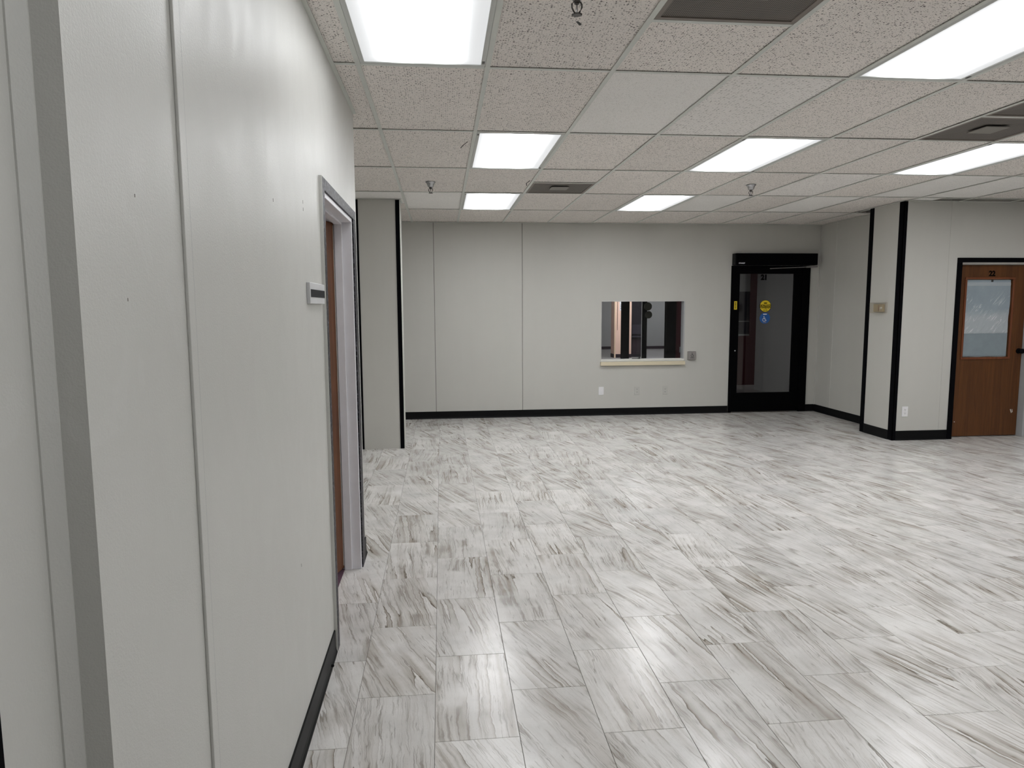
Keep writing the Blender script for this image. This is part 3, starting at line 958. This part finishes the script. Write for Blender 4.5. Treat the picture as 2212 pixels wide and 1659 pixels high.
# shallow dished perforated face that rises towards the middle opening
vpan.add([(-vp, -vp, 0.006), (vp, -vp, 0.006), (vp, vp, 0.006), (-vp, vp, 0.006), (-0.10, -0.10, 0.016), (0.10, -0.10, 0.016), (0.10, 0.10, 0.016), (-0.10, 0.10, 0.016)],
         [(0, 1, 5, 4), (1, 2, 6, 5), (2, 3, 7, 6), (3, 0, 4, 7), (4, 5, 6, 7)])
vp_me = uv_xy(mesh_of('perforated_face', vpan, 'perforated'))
vc_me = mesh_of('centre_plate', B(-0.085, 0.085, -0.085, 0.085, 0.0, 0.006), 'vent_plate', bevel=0.002)
vb_me = mesh_of('backing', B(-VH, VH, -VH, VH, 0.020, 0.026), 'slot_dark')
def vent(x, y, label):
    t = thing('ceiling_vent', (x, y, H), label, 'ceiling vent', 'square perforated ceiling vents')
    link('backing', vb_me, (x, y, H), t)
    link('frame', vf_me, (x, y, H), t)
    link('perforated_face', vp_me, (x, y, H), t)
    link('centre_plate', vc_me, (x, y, H), t)
cx2 = (gx(2)+gx(3))/2
cx6 = (gx(6)+gx(7))/2
vent(cx2, gy(-1)+GDY/4, 'large dark perforated vent cut by the top picture edge')
vent(cx2, gy(2)+GDY*0.75, 'small dark square vent between the far ceiling lights')
vent(cx6, gy(0)+GDY*0.75, 'dark vent with pale centre plate near the right edge')
vent(cx6, gy(0)+GDY*0.25, 'dark vent in the upper right, cut by the right edge')

# ------------------------------------------------------------------ sprinklers
def sprinkler(x, y, label):
    t = thing('sprinkler_head', (x, y, H+0.003), label, 'sprinkler', 'pendent sprinkler heads')
    z = H+0.003
    obj('escutcheon', MB().lathe([(0.046, 0.0), (0.045, -0.005), (0.040, -0.010), (0.036, -0.013), (0.033, -0.022), (0.030, -0.026), (0.026, -0.040), (0.020, -0.046), (0.016, -0.048)], (x, y, z), 'z', 28), 'chrome', t, smooth=True)
    obj('body', MB().lathe([(0.013, -0.044), (0.013, -0.056), (0.009, -0.058), (0.009, -0.064)], (x, y, z), 'z', 8), 'dark_chrome', t)
    fr = MB()
    for s in (-1, 1):
        fr.tube([(x+s*0.010, y, z-0.054), (x+s*0.018, y, z-0.064), (x+s*0.018, y, z-0.076), (x+s*0.011, y, z-0.090), (x+s*0.002, y, z-0.098)], 0.0032, 8)
    obj('yoke', fr, 'dark_chrome', t, smooth=True)
    obj('bulb', MB().lathe([(0.002, -0.062), (0.0035, -0.068), (0.0035, -0.084), (0.002, -0.092)], (x, y, z), 'z', 10), 'chrome', t, smooth=True)
    n = 16
    pts = []
    for i in range(n*2):
        r = 0.019 if i % 2 == 0 else 0.014
        a = math.pi*i/n
        pts.append((r*math.cos(a), r*math.sin(a)))
    obj('deflector', MB().prism(pts, -0.1015, -0.0985, lambda p, q, tt: (x+p, y+q, z+tt)), 'dark_chrome', t)
sprinkler(0.50, 2.585, 'dark sprinkler head at the top edge beside the perforated vent')
sprinkler(-0.079, 6.56, 'chrome sprinkler head on the left, near the pillar')
sprinkler(2.941, 6.50, 'chrome sprinkler head right of centre on the ceiling')

# ------------------------------------------------------------------ left doorway
XW = XL
d1 = thing('door_1', (XL, 3.58, 0), 'brown wooden door standing ajar in the near left wall with worn black casing', 'door', kind='structure')
CW = 0.058
for q in ((DL[0]-CW, DL[0], 0, DL[3]), (DL[1]+0.058, DL[1]+0.058+CW, 0, DL[3])):
    pass
def casing(y0, y1, z0, z1):
    return obj('casing', B(XW, XW+0.014, y0, y1, z0, z1), 'worn_sheen_casing', d1, bevel=0.002)
casing(DL[0]-CW, DL[0], 0, DL[3]+0.052)
casing(DL[1]+0.006, DL[1]+0.115, 0, DL[3])
casing(DL[0], DL[1]+0.115, DL[3], DL[3]+0.052)
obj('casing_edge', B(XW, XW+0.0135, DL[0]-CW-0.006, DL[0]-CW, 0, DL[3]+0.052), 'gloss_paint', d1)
JX = XW-0.15
obj('jamb', B(JX, XW+0.006, DL[1]-0.020, DL[1]+0.006, 0.0, DL[3]), 'jamb_paint', d1, bevel=0.002)
obj('jamb', B(JX, XW+0.006, DL[0], DL[0]+0.018, 0.0, DL[3]), 'jamb_paint', d1, bevel=0.002)
obj('head_jamb', B(JX, XW+0.006, DL[0]+0.018, DL[1]-0.020, DL[3]-0.022, DL[3]), 'jamb_paint', d1, bevel=0.002)
obj('door_stop', B(XW-0.090, XW-0.047, DL[1]-0.032, DL[1]-0.020, 0.0, DL[3]-0.022), 'jamb_paint', d1, bevel=0.003)
obj('door_stop', B(XW-0.090, XW-0.047, DL[0]+0.018, DL[0]+0.030, 0.0, DL[3]-0.022), 'jamb_paint', d1, bevel=0.003)
obj('door_stop', B(XW-0.090, XW-0.047, DL[0]+0.030, DL[1]-0.032, DL[3]-0.034, DL[3]-0.022), 'jamb_paint', d1, bevel=0.003)
HA = math.radians(17.5)
hx_, hy_ = XW-0.094, DL[1]-0.024
def swing(along, back):
    """point on the ajar leaf, measured from its hinge edge"""
    return (hx_-math.sin(HA)*along-math.cos(HA)*back, hy_-math.cos(HA)*along+math.sin(HA)*back)
lf = obj('leaf', MB().prism([swing(0, 0), swing(0.912, 0), swing(0.912, 0.042), swing(0, 0.042)], 0.014, DL[3]-0.026, lambda p, q, t: (p, q, t)), 'oak_door', d1)
obj('edge_strip', MB().prism([swing(0.001, -0.0012), swing(0.008, -0.0012), swing(0.008, 0.0), swing(0.001, 0.0)], 0.03, DL[3]-0.04, lambda p, q, t: (p, q, t)), 'pale_bead', lf)
obj('knob', MB().lathe([(0.026, 0), (0.024, 0.006), (0.011, 0.010), (0.011, 0.030), (0.025, 0.042), (0.025, 0.055), (0.012, 0.064)], (swing(0.85, 0)[0], swing(0.85, 0)[1], 1.0), 'x', 20), 'dark_chrome', lf, smooth=True)
S('floor_office', B(-1.8, XW-0.092, 2.0, YE-0.12, -0.03, 0.004), 'purple_carpet', 'dark purple carpet under the ajar brown door', 'floor')
S('wall_office_far', B(-1.9, -1.8, 1.9, YE-0.12, 0, TOP), 'wall_paint', 'hidden wall of the room behind the ajar door', 'wall')
S('wall_office_near', B(-1.8, XL-0.16, 1.9, 2.0, 0, TOP), 'wall_paint', 'hidden side wall of the room behind the ajar door', 'wall')

sg = thing('door_sign', (XL, 2.848, 1.515), 'small white sign holder with grey insert beside the left doorway', 'sign')
obj('plate', B(XL, XL+0.014, 2.685, 3.006, 1.552, 1.632), 'sign_white', sg, bevel=0.002)
obj('insert', B(XL+0.0135, XL+0.0155, 2.695, 3.000, 1.577, 1.606), 'insert_grey', sg)

# ------------------------------------------------------------------ service window
wi = thing('window_1', ((WIN[0]+WIN[1])/2, YB, WIN[2]), 'sliding glass service window in the far wall with cream sill', 'window', kind='structure')
x0, x1, z0, z1 = WIN
yf = YB-0.004
obj('head_track', B(x0, x1, yf, YB+0.10, z1-0.018, z1), 'alu', wi, bevel=0.002)
obj('sill_track', B(x0, x1, yf, YB+0.10, z0, z0+0.030), 'white_paint', wi, bevel=0.003)
obj('side_jamb', B(x1-0.020, x1, yf, YB+0.10, z0+0.030, z1-0.018), 'grey_jamb', wi, bevel=0.002)
obj('side_jamb', B(x0, x0+0.008, yf, YB+0.10, z0+0.030, z1-0.018), 'alu', wi, bevel=0.001)
obj('stool', B(x0-0.008, x1+0.003, YB-0.05, YB, z0-0.055, z0-0.004), 'cream_sill', wi, bevel=0.004)
xm = 2.785
pa = obj('sliding_pane', B(x0+0.008, xm+0.03, YB+0.035, YB+0.041, z0+0.030, z1-0.018), 'pane_glass', wi)
pb = obj('sliding_pane', B(xm-0.02, x1-0.020, YB+0.062, YB+0.068, z0+0.030, z1-0.018), 'pane_glass', wi)
obj('pane_edge', B(xm+0.028, xm+0.033, YB+0.033, YB+0.043, z0+0.030, z1-0.018), 'dull_white', pa)
obj('pull', B(xm-0.105, xm-0.01, YB+0.020, YB+0.035, z0+0.031, z0+0.042), 'dark_chrome', pa, bevel=0.002)
obj('lock', MB().prism([(0, 0), (0.03, 0), (0.03, 0.03), (0.02, 0.03)], YB+0.015, YB+0.034, lambda p, q, t: (xm-0.02+p, t, z0+0.031+q)), 'slot_dark', pa)

# push plate, blank plate and outlets
def wheelchair(mb, cx, cz, s, yf, th):
    mb.disc(cx-0.05*s, cz+0.40*s, 0.085*s, yf, th, 14)
    mb.ribbon([(cx-0.05*s, cz+0.28*s), (cx-0.02*s, cz-0.06*s), (cx+0.22*s, cz-0.06*s), (cx+0.34*s, cz-0.36*s), (cx+0.44*s, cz-0.32*s)], 0.095*s, yf, th)
    mb.ribbon([(cx-0.03*s, cz+0.12*s), (cx+0.20*s, cz+0.12*s)], 0.07*s, yf, th)
    arc = [(cx-0.02*s+0.29*s*math.cos(a), cz-0.20*s+0.27*s*math.sin(a)) for a in [math.radians(d) for d in range(115, 345, 20)]]
    mb.ribbon(arc, 0.075*s, yf, th)
    return mb
pp = thing('door_push_button', (3.535, YB, 0.775), 'square metal wheelchair push plate beside the service window', 'push plate')
obj('box', B(3.478, 3.594, YB-0.036, YB, 0.778, 0.896), 'steel_plate', pp, bevel=0.006)
obj('face_plate', B(3.484, 3.588, YB-0.044, YB-0.036, 0.782, 0.892), 'steel_plate', pp, bevel=0.003)
obj('symbol', wheelchair(MB(), 3.535, 0.850, 0.058, YB-0.0445, 0.001), 'slot_dark', pp, label='dark wheelchair symbol')
obj('lettering', MB().flat([(3.505, 0.802), (3.567, 0.802), (3.567, 0.808), (3.505, 0.808)], YB-0.0445, 0.001).flat([(3.517, 0.813), (3.555, 0.813), (3.555, 0.817), (3.517, 0.817)], YB-0.0445, 0.001), 'slot_dark', pp)

bp_ = thing('blank_plate', (2.232, YB, 0.29), 'plain bright white wall plate under the service window', 'wall plate')
obj('cover_plate', B(2.196, 2.268, YB-0.006, YB, 0.292, 0.407), 'white_plastic', bp_, bevel=0.0025)
for z in (0.320, 0.379):
    obj('screw', MB().lathe([(0.003, 0), (0.003, -0.001), (0.002, -0.0014)], (2.232, YB-0.006, z), 'y', 10), 'alu', bp_)
def outlet(x, y, z, label, mat, group):
    t = thing('wall_outlet', (x, y, z-0.058), label, 'outlet', group)
    obj('cover_plate', B(x-0.036, x+0.036, y-0.006, y, z-0.058, z+0.058), mat, t, bevel=0.0025)
    for s in (-1, 1):
        zc = z+s*0.020
        pts = [(x+0.0165*math.cos(a)*1.0, zc+max(-0.0125, min(0.0125, 0.0165*math.sin(a)))) for a in [2*math.pi*i/20 for i in range(20)]]
        rc = obj('receptacle', MB().flat(pts, y-0.0075, 0.002), mat, t)
        for dx in (-0.0065, 0.0065):
            obj('slot', B(x+dx-0.0016, x+dx+0.0016, y-0.0081, y-0.007, zc-0.001, zc+0.0075), 'slot_dark', rc)
        obj('slot', MB().disc(x, zc-0.007, 0.0026, y-0.0081, 0.001, 10), 'slot_dark', rc)
    obj('screw', MB().lathe([(0.003, 0), (0.003, -0.001), (0.002, -0.0014)], (x, y-0.006, z), 'y', 10), 'alu', t)
    return t
outlet(2.750, YB, 0.345, 'grey painted wall outlet under the middle of the service window', 'plate_painted', 'wall outlets')
outlet(3.161, YB, 0.343, 'grey painted wall outlet under the right end of the service window', 'plate_painted', 'wall outlets')
outlet(5.227, Y22, 0.331, 'white wall outlet low on the wall beside the brown door', 'white_plastic', 'wall outlets')

# ------------------------------------------------------------------ glazed door in the far wall
x0, x1, z0, z1 = D21
d2 = thing('door_2', ((x0+x1)/2, YB, 0), 'black framed glass automatic door in the far wall numbered 21', 'door', kind='structure')
FY = YB-0.020
obj('frame_post', B(x0, x0+0.045, FY, YB+0.12, 0, z1), 'black_metal', d2, bevel=0.002)
obj('frame_post', B(x1-0.115, x1, FY, YB+0.12, 0, z1), 'black_metal', d2, bevel=0.002)
obj('frame_head', B(x0+0.045, x1-0.115, FY, YB+0.12, z1-0.045, z1), 'black_metal', d2, bevel=0.002)
obj('threshold', B(x0+0.045, x1-0.115, YB-0.01, YB+0.12, -0.001, 0.012), 'dark_chrome', d2, bevel=0.002)
lx0, lx1, lz0, lz1 = x0+0.047, x1-0.117, 0.014, z1-0.048
gx0, gx1, gz0, gz1 = 4.220, 5.036, 0.285, 1.988
ly0, ly1 = YB-0.008, YB+0.036
leaf = obj('leaf', MB().sheet_holes(lx0, lx1, lz0, lz1, ly0, ly1, [(gx0, gx1, gz0, gz1)], mY), 'black_metal', d2, label='black stile and rail door leaf')
obj('glass_pane', B(gx0-0.008, gx1+0.008, YB+0.010, YB+0.016, gz0-0.008, gz1+0.008), 'door_glass', d2)
obj('lock_cylinder', MB().lathe([(0.011, 0), (0.011, -0.004), (0.008, -0.006)], (4.178, ly0, 0.897), 'y', 16), 'chrome', leaf, smooth=True)
obj('door_number', text_mb('21', 0.098, 4.586, 1.936, YB+0.0075, 0.002, 0.0065, 0.95), 'decal_black', d2, label='black number 21')
GY_ = YB+0.0085
ya = obj('caution_decal', MB().disc(4.618, 1.532, 0.086, GY_, 0.0012, 48), 'decal_black', d2, label='round yellow caution sticker with black band')
obj('sticker_field', MB().flat([(4.618+0.081*math.cos(a), 1.532+0.081*math.sin(a)) for a in [math.radians(d) for d in range(14, 167, 8)]], GY_-0.0006, 0.0006), 'yellow', ya)
obj('sticker_field', MB().flat([(4.618+0.081*math.cos(a), 1.532+0.081*math.sin(a)) for a in [math.radians(d) for d in range(194, 347, 8)]], GY_-0.0006, 0.0006), 'yellow', ya)
obj('lettering', text_mb('CAUTION', 0.036, 4.618, 1.532, GY_-0.0009, 0.0008, 0.0006, 0.98), 'yellow', ya)
obj('lettering', text_mb('AUTOMATIC', 0.021, 4.618, 1.500, GY_-0.0009, 0.0004, 0.0006), 'decal_black', ya)
obj('lettering', text_mb('DOOR', 0.021, 4.618, 1.472, GY_-0.0009, 0.0004, 0.0006), 'decal_black', ya)
obj('sticker_mark', MB().flat([(4.595, 1.566), (4.641, 1.566), (4.641, 1.580), (4.595, 1.580)], GY_-0.0009, 0.0004), 'decal_black', ya)
bl = obj('access_decal', MB().disc(4.616, 1.359, 0.078, GY_, 0.0012, 48), 'decal_blue', d2, label='round blue sticker with white wheelchair symbol')
obj('symbol', wheelchair(MB(), 4.606, 1.352, 0.078, GY_-0.0009, 0.0009), 'decal_white', bl)
obj('sticker_mark', MB().flat([(4.589, 1.408), (4.643, 1.408), (4.643, 1.422), (4.589, 1.422)], GY_-0.0009, 0.0009), 'decal_white', bl)
obj('sticker_mark', MB().flat([(4.596, 1.296), (4.636, 1.296), (4.636, 1.301), (4.596, 1.301)], GY_-0.0009, 0.0009).flat([(4.594, 1.304), (4.638, 1.304), (4.638, 1.309), (4.594, 1.309)], GY_-0.0009, 0.0009), 'dull_white', bl)
yl = obj('warning_label', B(4.140, 4.183, FY-0.0015, FY, 1.484, 1.602), 'yellow', d2, label='small vertical yellow label on the left stile')
mk = MB()
for q in range(6):
    mk.box(4.152, 4.171, FY-0.0022, FY-0.0015, 1.497+q*0.016, 1.506+q*0.016)
obj('label_marks', mk, 'decal_black', yl)

op = thing('door_operator', (4.71, YB, 2.10), 'black automatic door operator box with arm above the glass door', 'door operator')
obj('housing', B(4.118, 5.317, YB-0.105, YB, 2.106, 2.269), 'black_metal', op, bevel=0.006)
obj('end_cap', MB().prism([(0, 0), (0.105, 0), (0.105, 0.135), (0.085, 0.158), (0, 0.158)], 4.103, 4.118, lambda p, q, t: (t, YB-p, 2.108+q)), 'black_rubber', op)
obj('lettering', text_mb('STANLEY', 0.024, 4.200, 2.130, YB-0.1062, 0.0012, 0.0008, 0.92), 'decal_white', op)
arm = MB()
arm.tube([(5.245, YB-0.05, 2.106), (5.245, YB-0.05, 2.088)], 0.014, 12)
a0, a1 = Vector((5.330, YB-0.062, 2.086)), Vector((4.650, YB-0.030, 2.060))
dd = (a1-a0).normalized()
nn = Vector((0, 0, 1))
ss = dd.cross(nn).normalized()
vv = []
for pnt, hw, hh in ((a0, 0.020, 0.012), (a0+dd*0.14, 0.016, 0.010), (a0+dd*0.16, 0.010, 0.005), (a1, 0.009, 0.004)):
    vv.append([pnt+ss*hw+nn*hh, pnt+ss*hw-nn*hh, pnt-ss*hw-nn*hh, pnt-ss*hw+nn*hh])
flat_v = [p for r in vv for p in r]
ff = []
for a in range(3):
    for b in range(4):
        ff.append((a*4+b, a*4+(b+1) % 4, (a+1)*4+(b+1) % 4, (a+1)*4+b))
ff += [(3, 2, 1, 0), (12, 13, 14, 15)]
arm.add(flat_v, ff)
obj('arm', arm, 'steel_plate', op)
obj('arm_pivot', MB().lathe([(0.009, 0), (0.009, -0.006), (0.005, -0.008)], (4.662, YB-0.026, 2.060), 'y', 14), 'chrome', op, smooth=True)

# ------------------------------------------------------------------ brown door at the right
x0, x1, z0, z1 = D22
d3 = thing('door_3', ((x0+x1)/2, Y22, 0), 'brown wooden half glazed door numbered 22 at the right edge', 'door', kind='structure')
obj('casing', B(x0-0.048, x0, Y22-0.014, Y22, 0, z1), 'black_trim', d3, bevel=0.002)
obj('casing', B(x1, x1+0.048, Y22-0.014, Y22, 0, z1), 'black_trim', d3, bevel=0.002)
obj('casing', B(x0-0.048, x1+0.048, Y22-0.014, Y22, z1, z1+0.050), 'black_trim', d3, bevel=0.002)
DY = 7.45
obj('jamb', B(x0, x0+0.016, Y22-0.004, Y22+0.15, 0, z1), 'black_trim', d3)
obj('jamb', B(6.716, x1, Y22+0.02, Y22+0.15, 0, z1), 'grey_jamb', d3, bevel=0.003)
obj('jamb', B(6.742, x1, Y22-0.004, Y22+0.02, 0, z1), 'grey_jamb', d3, bevel=0.003)
obj('head_jamb', B(x0+0.016, 6.716, Y22+0.02, Y22+0.15, z1-0.003, z1+0.02), 'white_paint', d3)
obj('door_stop', B(x0+0.016, 6.716, Y22+0.06, DY+0.02, 1.988, z1-0.003), 'white_paint', d3)
g0, g1, h0, h1 = 5.968, 6.534, 0.932, 1.822
lf = obj('leaf', MB().sheet_holes(5.835, 6.710, 0.010, 1.984, DY, DY+0.042, [(g0, g1, h0, h1)], mY), 'walnut_door', d3)
mw = 0.025
for q in ((g0-mw, g1+mw, h1, h1+mw), (g0-mw, g1+mw, h0-mw, h0), (g0-mw, g0, h0, h1), (g1, g1+mw, h0, h1)):
    obj('moulding', B(q[0], q[1], DY-0.011, DY+0.004, q[2], q[3]), 'red_moulding', lf, bevel=0.004)
obj('glass_pane', B(g0, g1, DY+0.018, DY+0.022, h0, h1), 'clear_cover', lf)
# crinkled plastic sheet taped over the pane
nx_, nz_ = 44, 66
mb = MB()
vs_ = []
sx0, sx1, sz0, sz1 = g0+0.006, g1-0.010, h0+0.004, h1-0.006
for a in range(nz_+1):
    for b in range(nx_+1):
        u, v = b/nx_, a/nz_
        X = sx0+(sx1-sx0)*u + 0.004*math.sin(v*9+u)*(u > 0.98)
        Z = sz0+(sz1-sz0)*v + 0.003*math.sin(u*13)*(v < 0.02)
        hgt = 0.0
        if v > 0.31:
            d = u*0.62+v*1.0
            rid = abs(noise.noise(Vector((d*9.0-u*14.0, d*2.2, 3.0))))
            amp = max(0.0, min(1.0, (0.85-v)/0.4))
            hgt = (0.5-min(rid, 0.5))*0.010*amp + 0.002*noise.noise(Vector((u*5, v*5, 1)))
            if 0.925 < v < 0.965:
                hgt += 0.003
        else:
            hgt = 0.0015*noise.noise(Vector((u*4, v*9, 6))) - 0.003
        vs_.append((X, DY+0.012-hgt, Z))
fs = [(a*(nx_+1)+b, a*(nx_+1)+b+1, (a+1)*(nx_+1)+b+1, (a+1)*(nx_+1)+b) for a in range(nz_) for b in range(nx_)]
mb.add(vs_, fs)
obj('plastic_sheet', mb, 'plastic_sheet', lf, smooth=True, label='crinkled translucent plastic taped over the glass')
obj('lower_sheet', B(sx0+0.002, sx1-0.002, DY+0.0085, DY+0.0095, h0+0.012, 1.205), 'paper_grey', lf)
obj('tape', B(6.275, 6.300, DY+0.006, DY+0.0075, h1-0.028, h1-0.004), 'slot_dark', lf)
obj('door_number', text_mb('22', 0.082, 6.272, 1.886, DY-0.002, 0.002, 0.0035, 0.95), 'decal_black', lf, label='black number 22')
obj('knob', MB().lathe([(0.031, 0), (0.031, -0.006), (0.012, -0.010), (0.011, -0.030), (0.022, -0.036), (0.029, -0.046), (0.029, -0.058), (0.020, -0.068), (0.008, -0.071)], (6.668, DY, 0.999), 'y', 28), 'black_trim', lf, smooth=True)
sc = MB()
sc.ribbon([(6.622, 0.312), (6.636, 0.276)], 0.010, DY-0.0008, 0.0008)
sc.ribbon([(6.642, 0.312), (6.650, 0.282)], 0.007, DY-0.0008, 0.0008)
obj('paint_scuff', sc, 'scuff_white', lf, label='two small white paint scuffs')
obj('paint_scuff', MB().disc(5.925, 0.18, 0.006, DY-0.0008, 0.0008, 8), 'scuff_white', lf)

# ------------------------------------------------------------------ thermostat in a clear cover
th = thing('thermostat', (X22, 7.674, 1.445), 'beige thermostat in a clear guard on the wall corner', 'thermostat')
obj('back_plate', B(X22-0.006, X22, 7.570, 7.780, 1.450, 1.562), 'plate_painted', th)
obj('body', B(X22-0.040, X22-0.006, 7.585, 7.755, 1.458, 1.548), 'beige_plastic', th, bevel=0.006)
obj('dial', MB().lathe([(0.014, 0), (0.014, -0.008), (0.010, -0.010)], (X22-0.040, 7.605, 1.503), 'x', 18), 'pale_bead', th, smooth=True)
obj('lever', B(X22-0.045, X22-0.040, 7.640, 7.655, 1.470, 1.535), 'tan_line', th)
cc = MB()
cy0, cy1, cz0, cz1, cx0 = 7.548, 7.800, 1.444, 1.566, X22-0.062
cc.box(cx0, cx0+0.003, cy0, cy1, cz0, cz1)
cc.box(cx0+0.003, X22, cy0, cy0+0.003, cz0, cz1).box(cx0+0.003, X22, cy1-0.003, cy1, cz0, cz1)
cc.box(cx0+0.003, X22, cy0+0.003, cy1-0.003, cz0, cz0+0.003).box(cx0+0.003, X22, cy0+0.003, cy1-0.003, cz1-0.003, cz1)
obj('clear_cover', cc, 'clear_cover', th)

# ------------------------------------------------------------------ hall seen through the window and the glazed door
HY1 = 24.7
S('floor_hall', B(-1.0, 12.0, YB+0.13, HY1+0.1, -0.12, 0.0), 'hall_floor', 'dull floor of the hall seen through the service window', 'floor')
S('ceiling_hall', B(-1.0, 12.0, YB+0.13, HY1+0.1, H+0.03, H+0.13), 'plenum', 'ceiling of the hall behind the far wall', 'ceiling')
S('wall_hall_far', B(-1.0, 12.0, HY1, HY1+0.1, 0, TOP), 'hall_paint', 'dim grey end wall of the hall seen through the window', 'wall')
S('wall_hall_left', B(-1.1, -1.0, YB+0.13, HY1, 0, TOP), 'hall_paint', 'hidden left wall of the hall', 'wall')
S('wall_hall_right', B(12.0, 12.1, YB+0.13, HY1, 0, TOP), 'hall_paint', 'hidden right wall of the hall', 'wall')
S('baseboard_hall', cove(MB(), lambda p, q, t: (t, HY1-p, q), -1.0, 12.0), 'maroon_base', 'dark baseboard of the hall end wall', 'baseboard')
S('wall_hall_side', B(5.73, 5.85, YB+0.13, 12.27, 0, H+0.03), 'hall_paint', 'plain grey wall seen through the glass door', 'wall')
pc = S('pillar_hall', B(5.165, 5.690, 20.55, 20.95, 0, H+0.03), 'pink_wall', 'pale pink pillar seen through the service window', 'pillar')
obj('corner_bead', B(5.165, 5.205, 20.545, 20.55, 0.0, H), 'pink_bead', pc)
obj('conduit', MB().tube([(5.255, 20.545, 0.83), (5.255, 20.545, H)], 0.010, 8), 'tan_line', pc)
obj('baseboard', MB().box(5.215, 5.690, 20.538, 20.55, 0, 0.11).box(5.155, 5.165, 20.56, 20.95, 0, 0.11), 'maroon_base', pc)
nt = thing('paper_notice', (5.37, 20.55, 1.41), 'white paper notice on the pink pillar in the hall', 'notice')
obj('sheet', B(5.320, 5.40, 20.547, 20.55, 1.413, 1.74), 'decal_white', nt)
for q in range(3):
    obj('print_mark', B(5.345, 5.375, 20.5455, 20.547, 1.47+q*0.05, 1.49+q*0.05), 'cabinet_mid', nt)
cb = thing('hall_cabinet', (5.95, 20.7, 0), 'tall dark cabinet beside the pink pillar in the hall', 'cabinet')
obj('body', B(5.745, 6.160, 20.76, 21.2, 0.0, 2.2), 'cabinet_dark', cb, bevel=0.01)
obj('display', B(5.770, 6.125, 20.735, 20.76, 0.70, 0.98), 'cabinet_mid', cb, bevel=0.004)
obj('shelf', B(5.760, 6.135, 20.66, 20.76, 0.60, 0.64), 'cabinet_mid', cb, bevel=0.004)
obj('lower_door', B(5.770, 6.125, 20.745, 20.76, 0.08, 0.57), 'maroon_base', cb, bevel=0.003)
S('trim_2', B(2.782, 2.897, 10.58, 10.66, 0, H), 'black_metal', 'black post standing right behind the service window', 'post')
gd = thing('hall_glass_door', (4.6, 14.2, 0), 'black framed glass door with two round stickers in the hall', 'door')
obj('stile', B(4.165, 4.262, 14.20, 14.25, 0.28, 2.1), 'black_metal', gd)
obj('stile', B(4.95, 5.05, 14.20, 14.25, 0, 2.1), 'black_metal', gd)
obj('pane', B(4.262, 4.95, 14.22, 14.226, 0.0, 2.0), 'pane_glass', gd)
obj('rail', B(4.262, 4.95, 14.20, 14.25, 2.0, 2.1), 'black_metal', gd)
obj('stand', B(4.18, 4.255, 14.205, 14.245, 0.0, 0.28), 'cabinet_mid', gd)
obj('sticker', MB().disc(4.275, 1.534, 0.086, 14.192, 0.002, 32), 'olive_dark', gd)
obj('sticker', MB().disc(4.290, 1.362, 0.078, 14.192, 0.002, 32), 'olive_dark', gd)
rp = S('wall_hall_red', MB().sheet_holes(4.46, 6.5, 0, H+0.03, 13.0, 13.1, [(5.60, 5.945, 0.96, H)], mY), 'maroon', 'dark red hall partition with a dark window', 'wall')
obj('end_post', B(4.285, 4.46, 12.96, 13.12, 0, H+0.03), 'black_metal', rp)
obj('upper_panel', B(5.60, 5.945, 13.03, 13.06, 1.81, H), 'hall_paint', rp)
obj('dark_pane', B(5.60, 5.945, 13.03, 13.04, 0.99, 1.81), 'cabinet_mid', rp)
obj('window_bar', B(5.60, 5.945, 13.02, 13.03, 1.23, 1.245), 'dull_white', rp)
obj('window_bar', B(5.60, 5.945, 13.01, 13.03, 0.96, 0.99), 'dull_white', rp)
obj('switch_plate', B(4.55, 4.62, 12.99, 13.0, 0.65, 0.76), 'dull_white', rp)
for hx, hy, lab in ((4.5, 19.3, 'unseen hall ceiling light left of the pink pillar'), (5.5, 19.3, 'unseen hall ceiling light in front of the pink pillar'),
                    (5.0, 18.0, 'unseen hall ceiling light a step nearer than the pink pillar'), (6.4, 19.3, 'unseen hall ceiling light before the dark cabinet'),
                    (7.0, 23.0, 'unseen hall ceiling light before the grey end wall'), (8.6, 23.0, 'unseen hall ceiling light at the right of the end wall'),
                    (3.2, 11.4, 'unseen hall ceiling light just behind the service window'), (8.0, 12.2, 'unseen hall ceiling light behind the red partition')):
    ceiling_light(hx, hy, lab, 'recessed ceiling lights', H+0.004)  # unseen fixtures, added to brighten the hall's pillar and grey walls
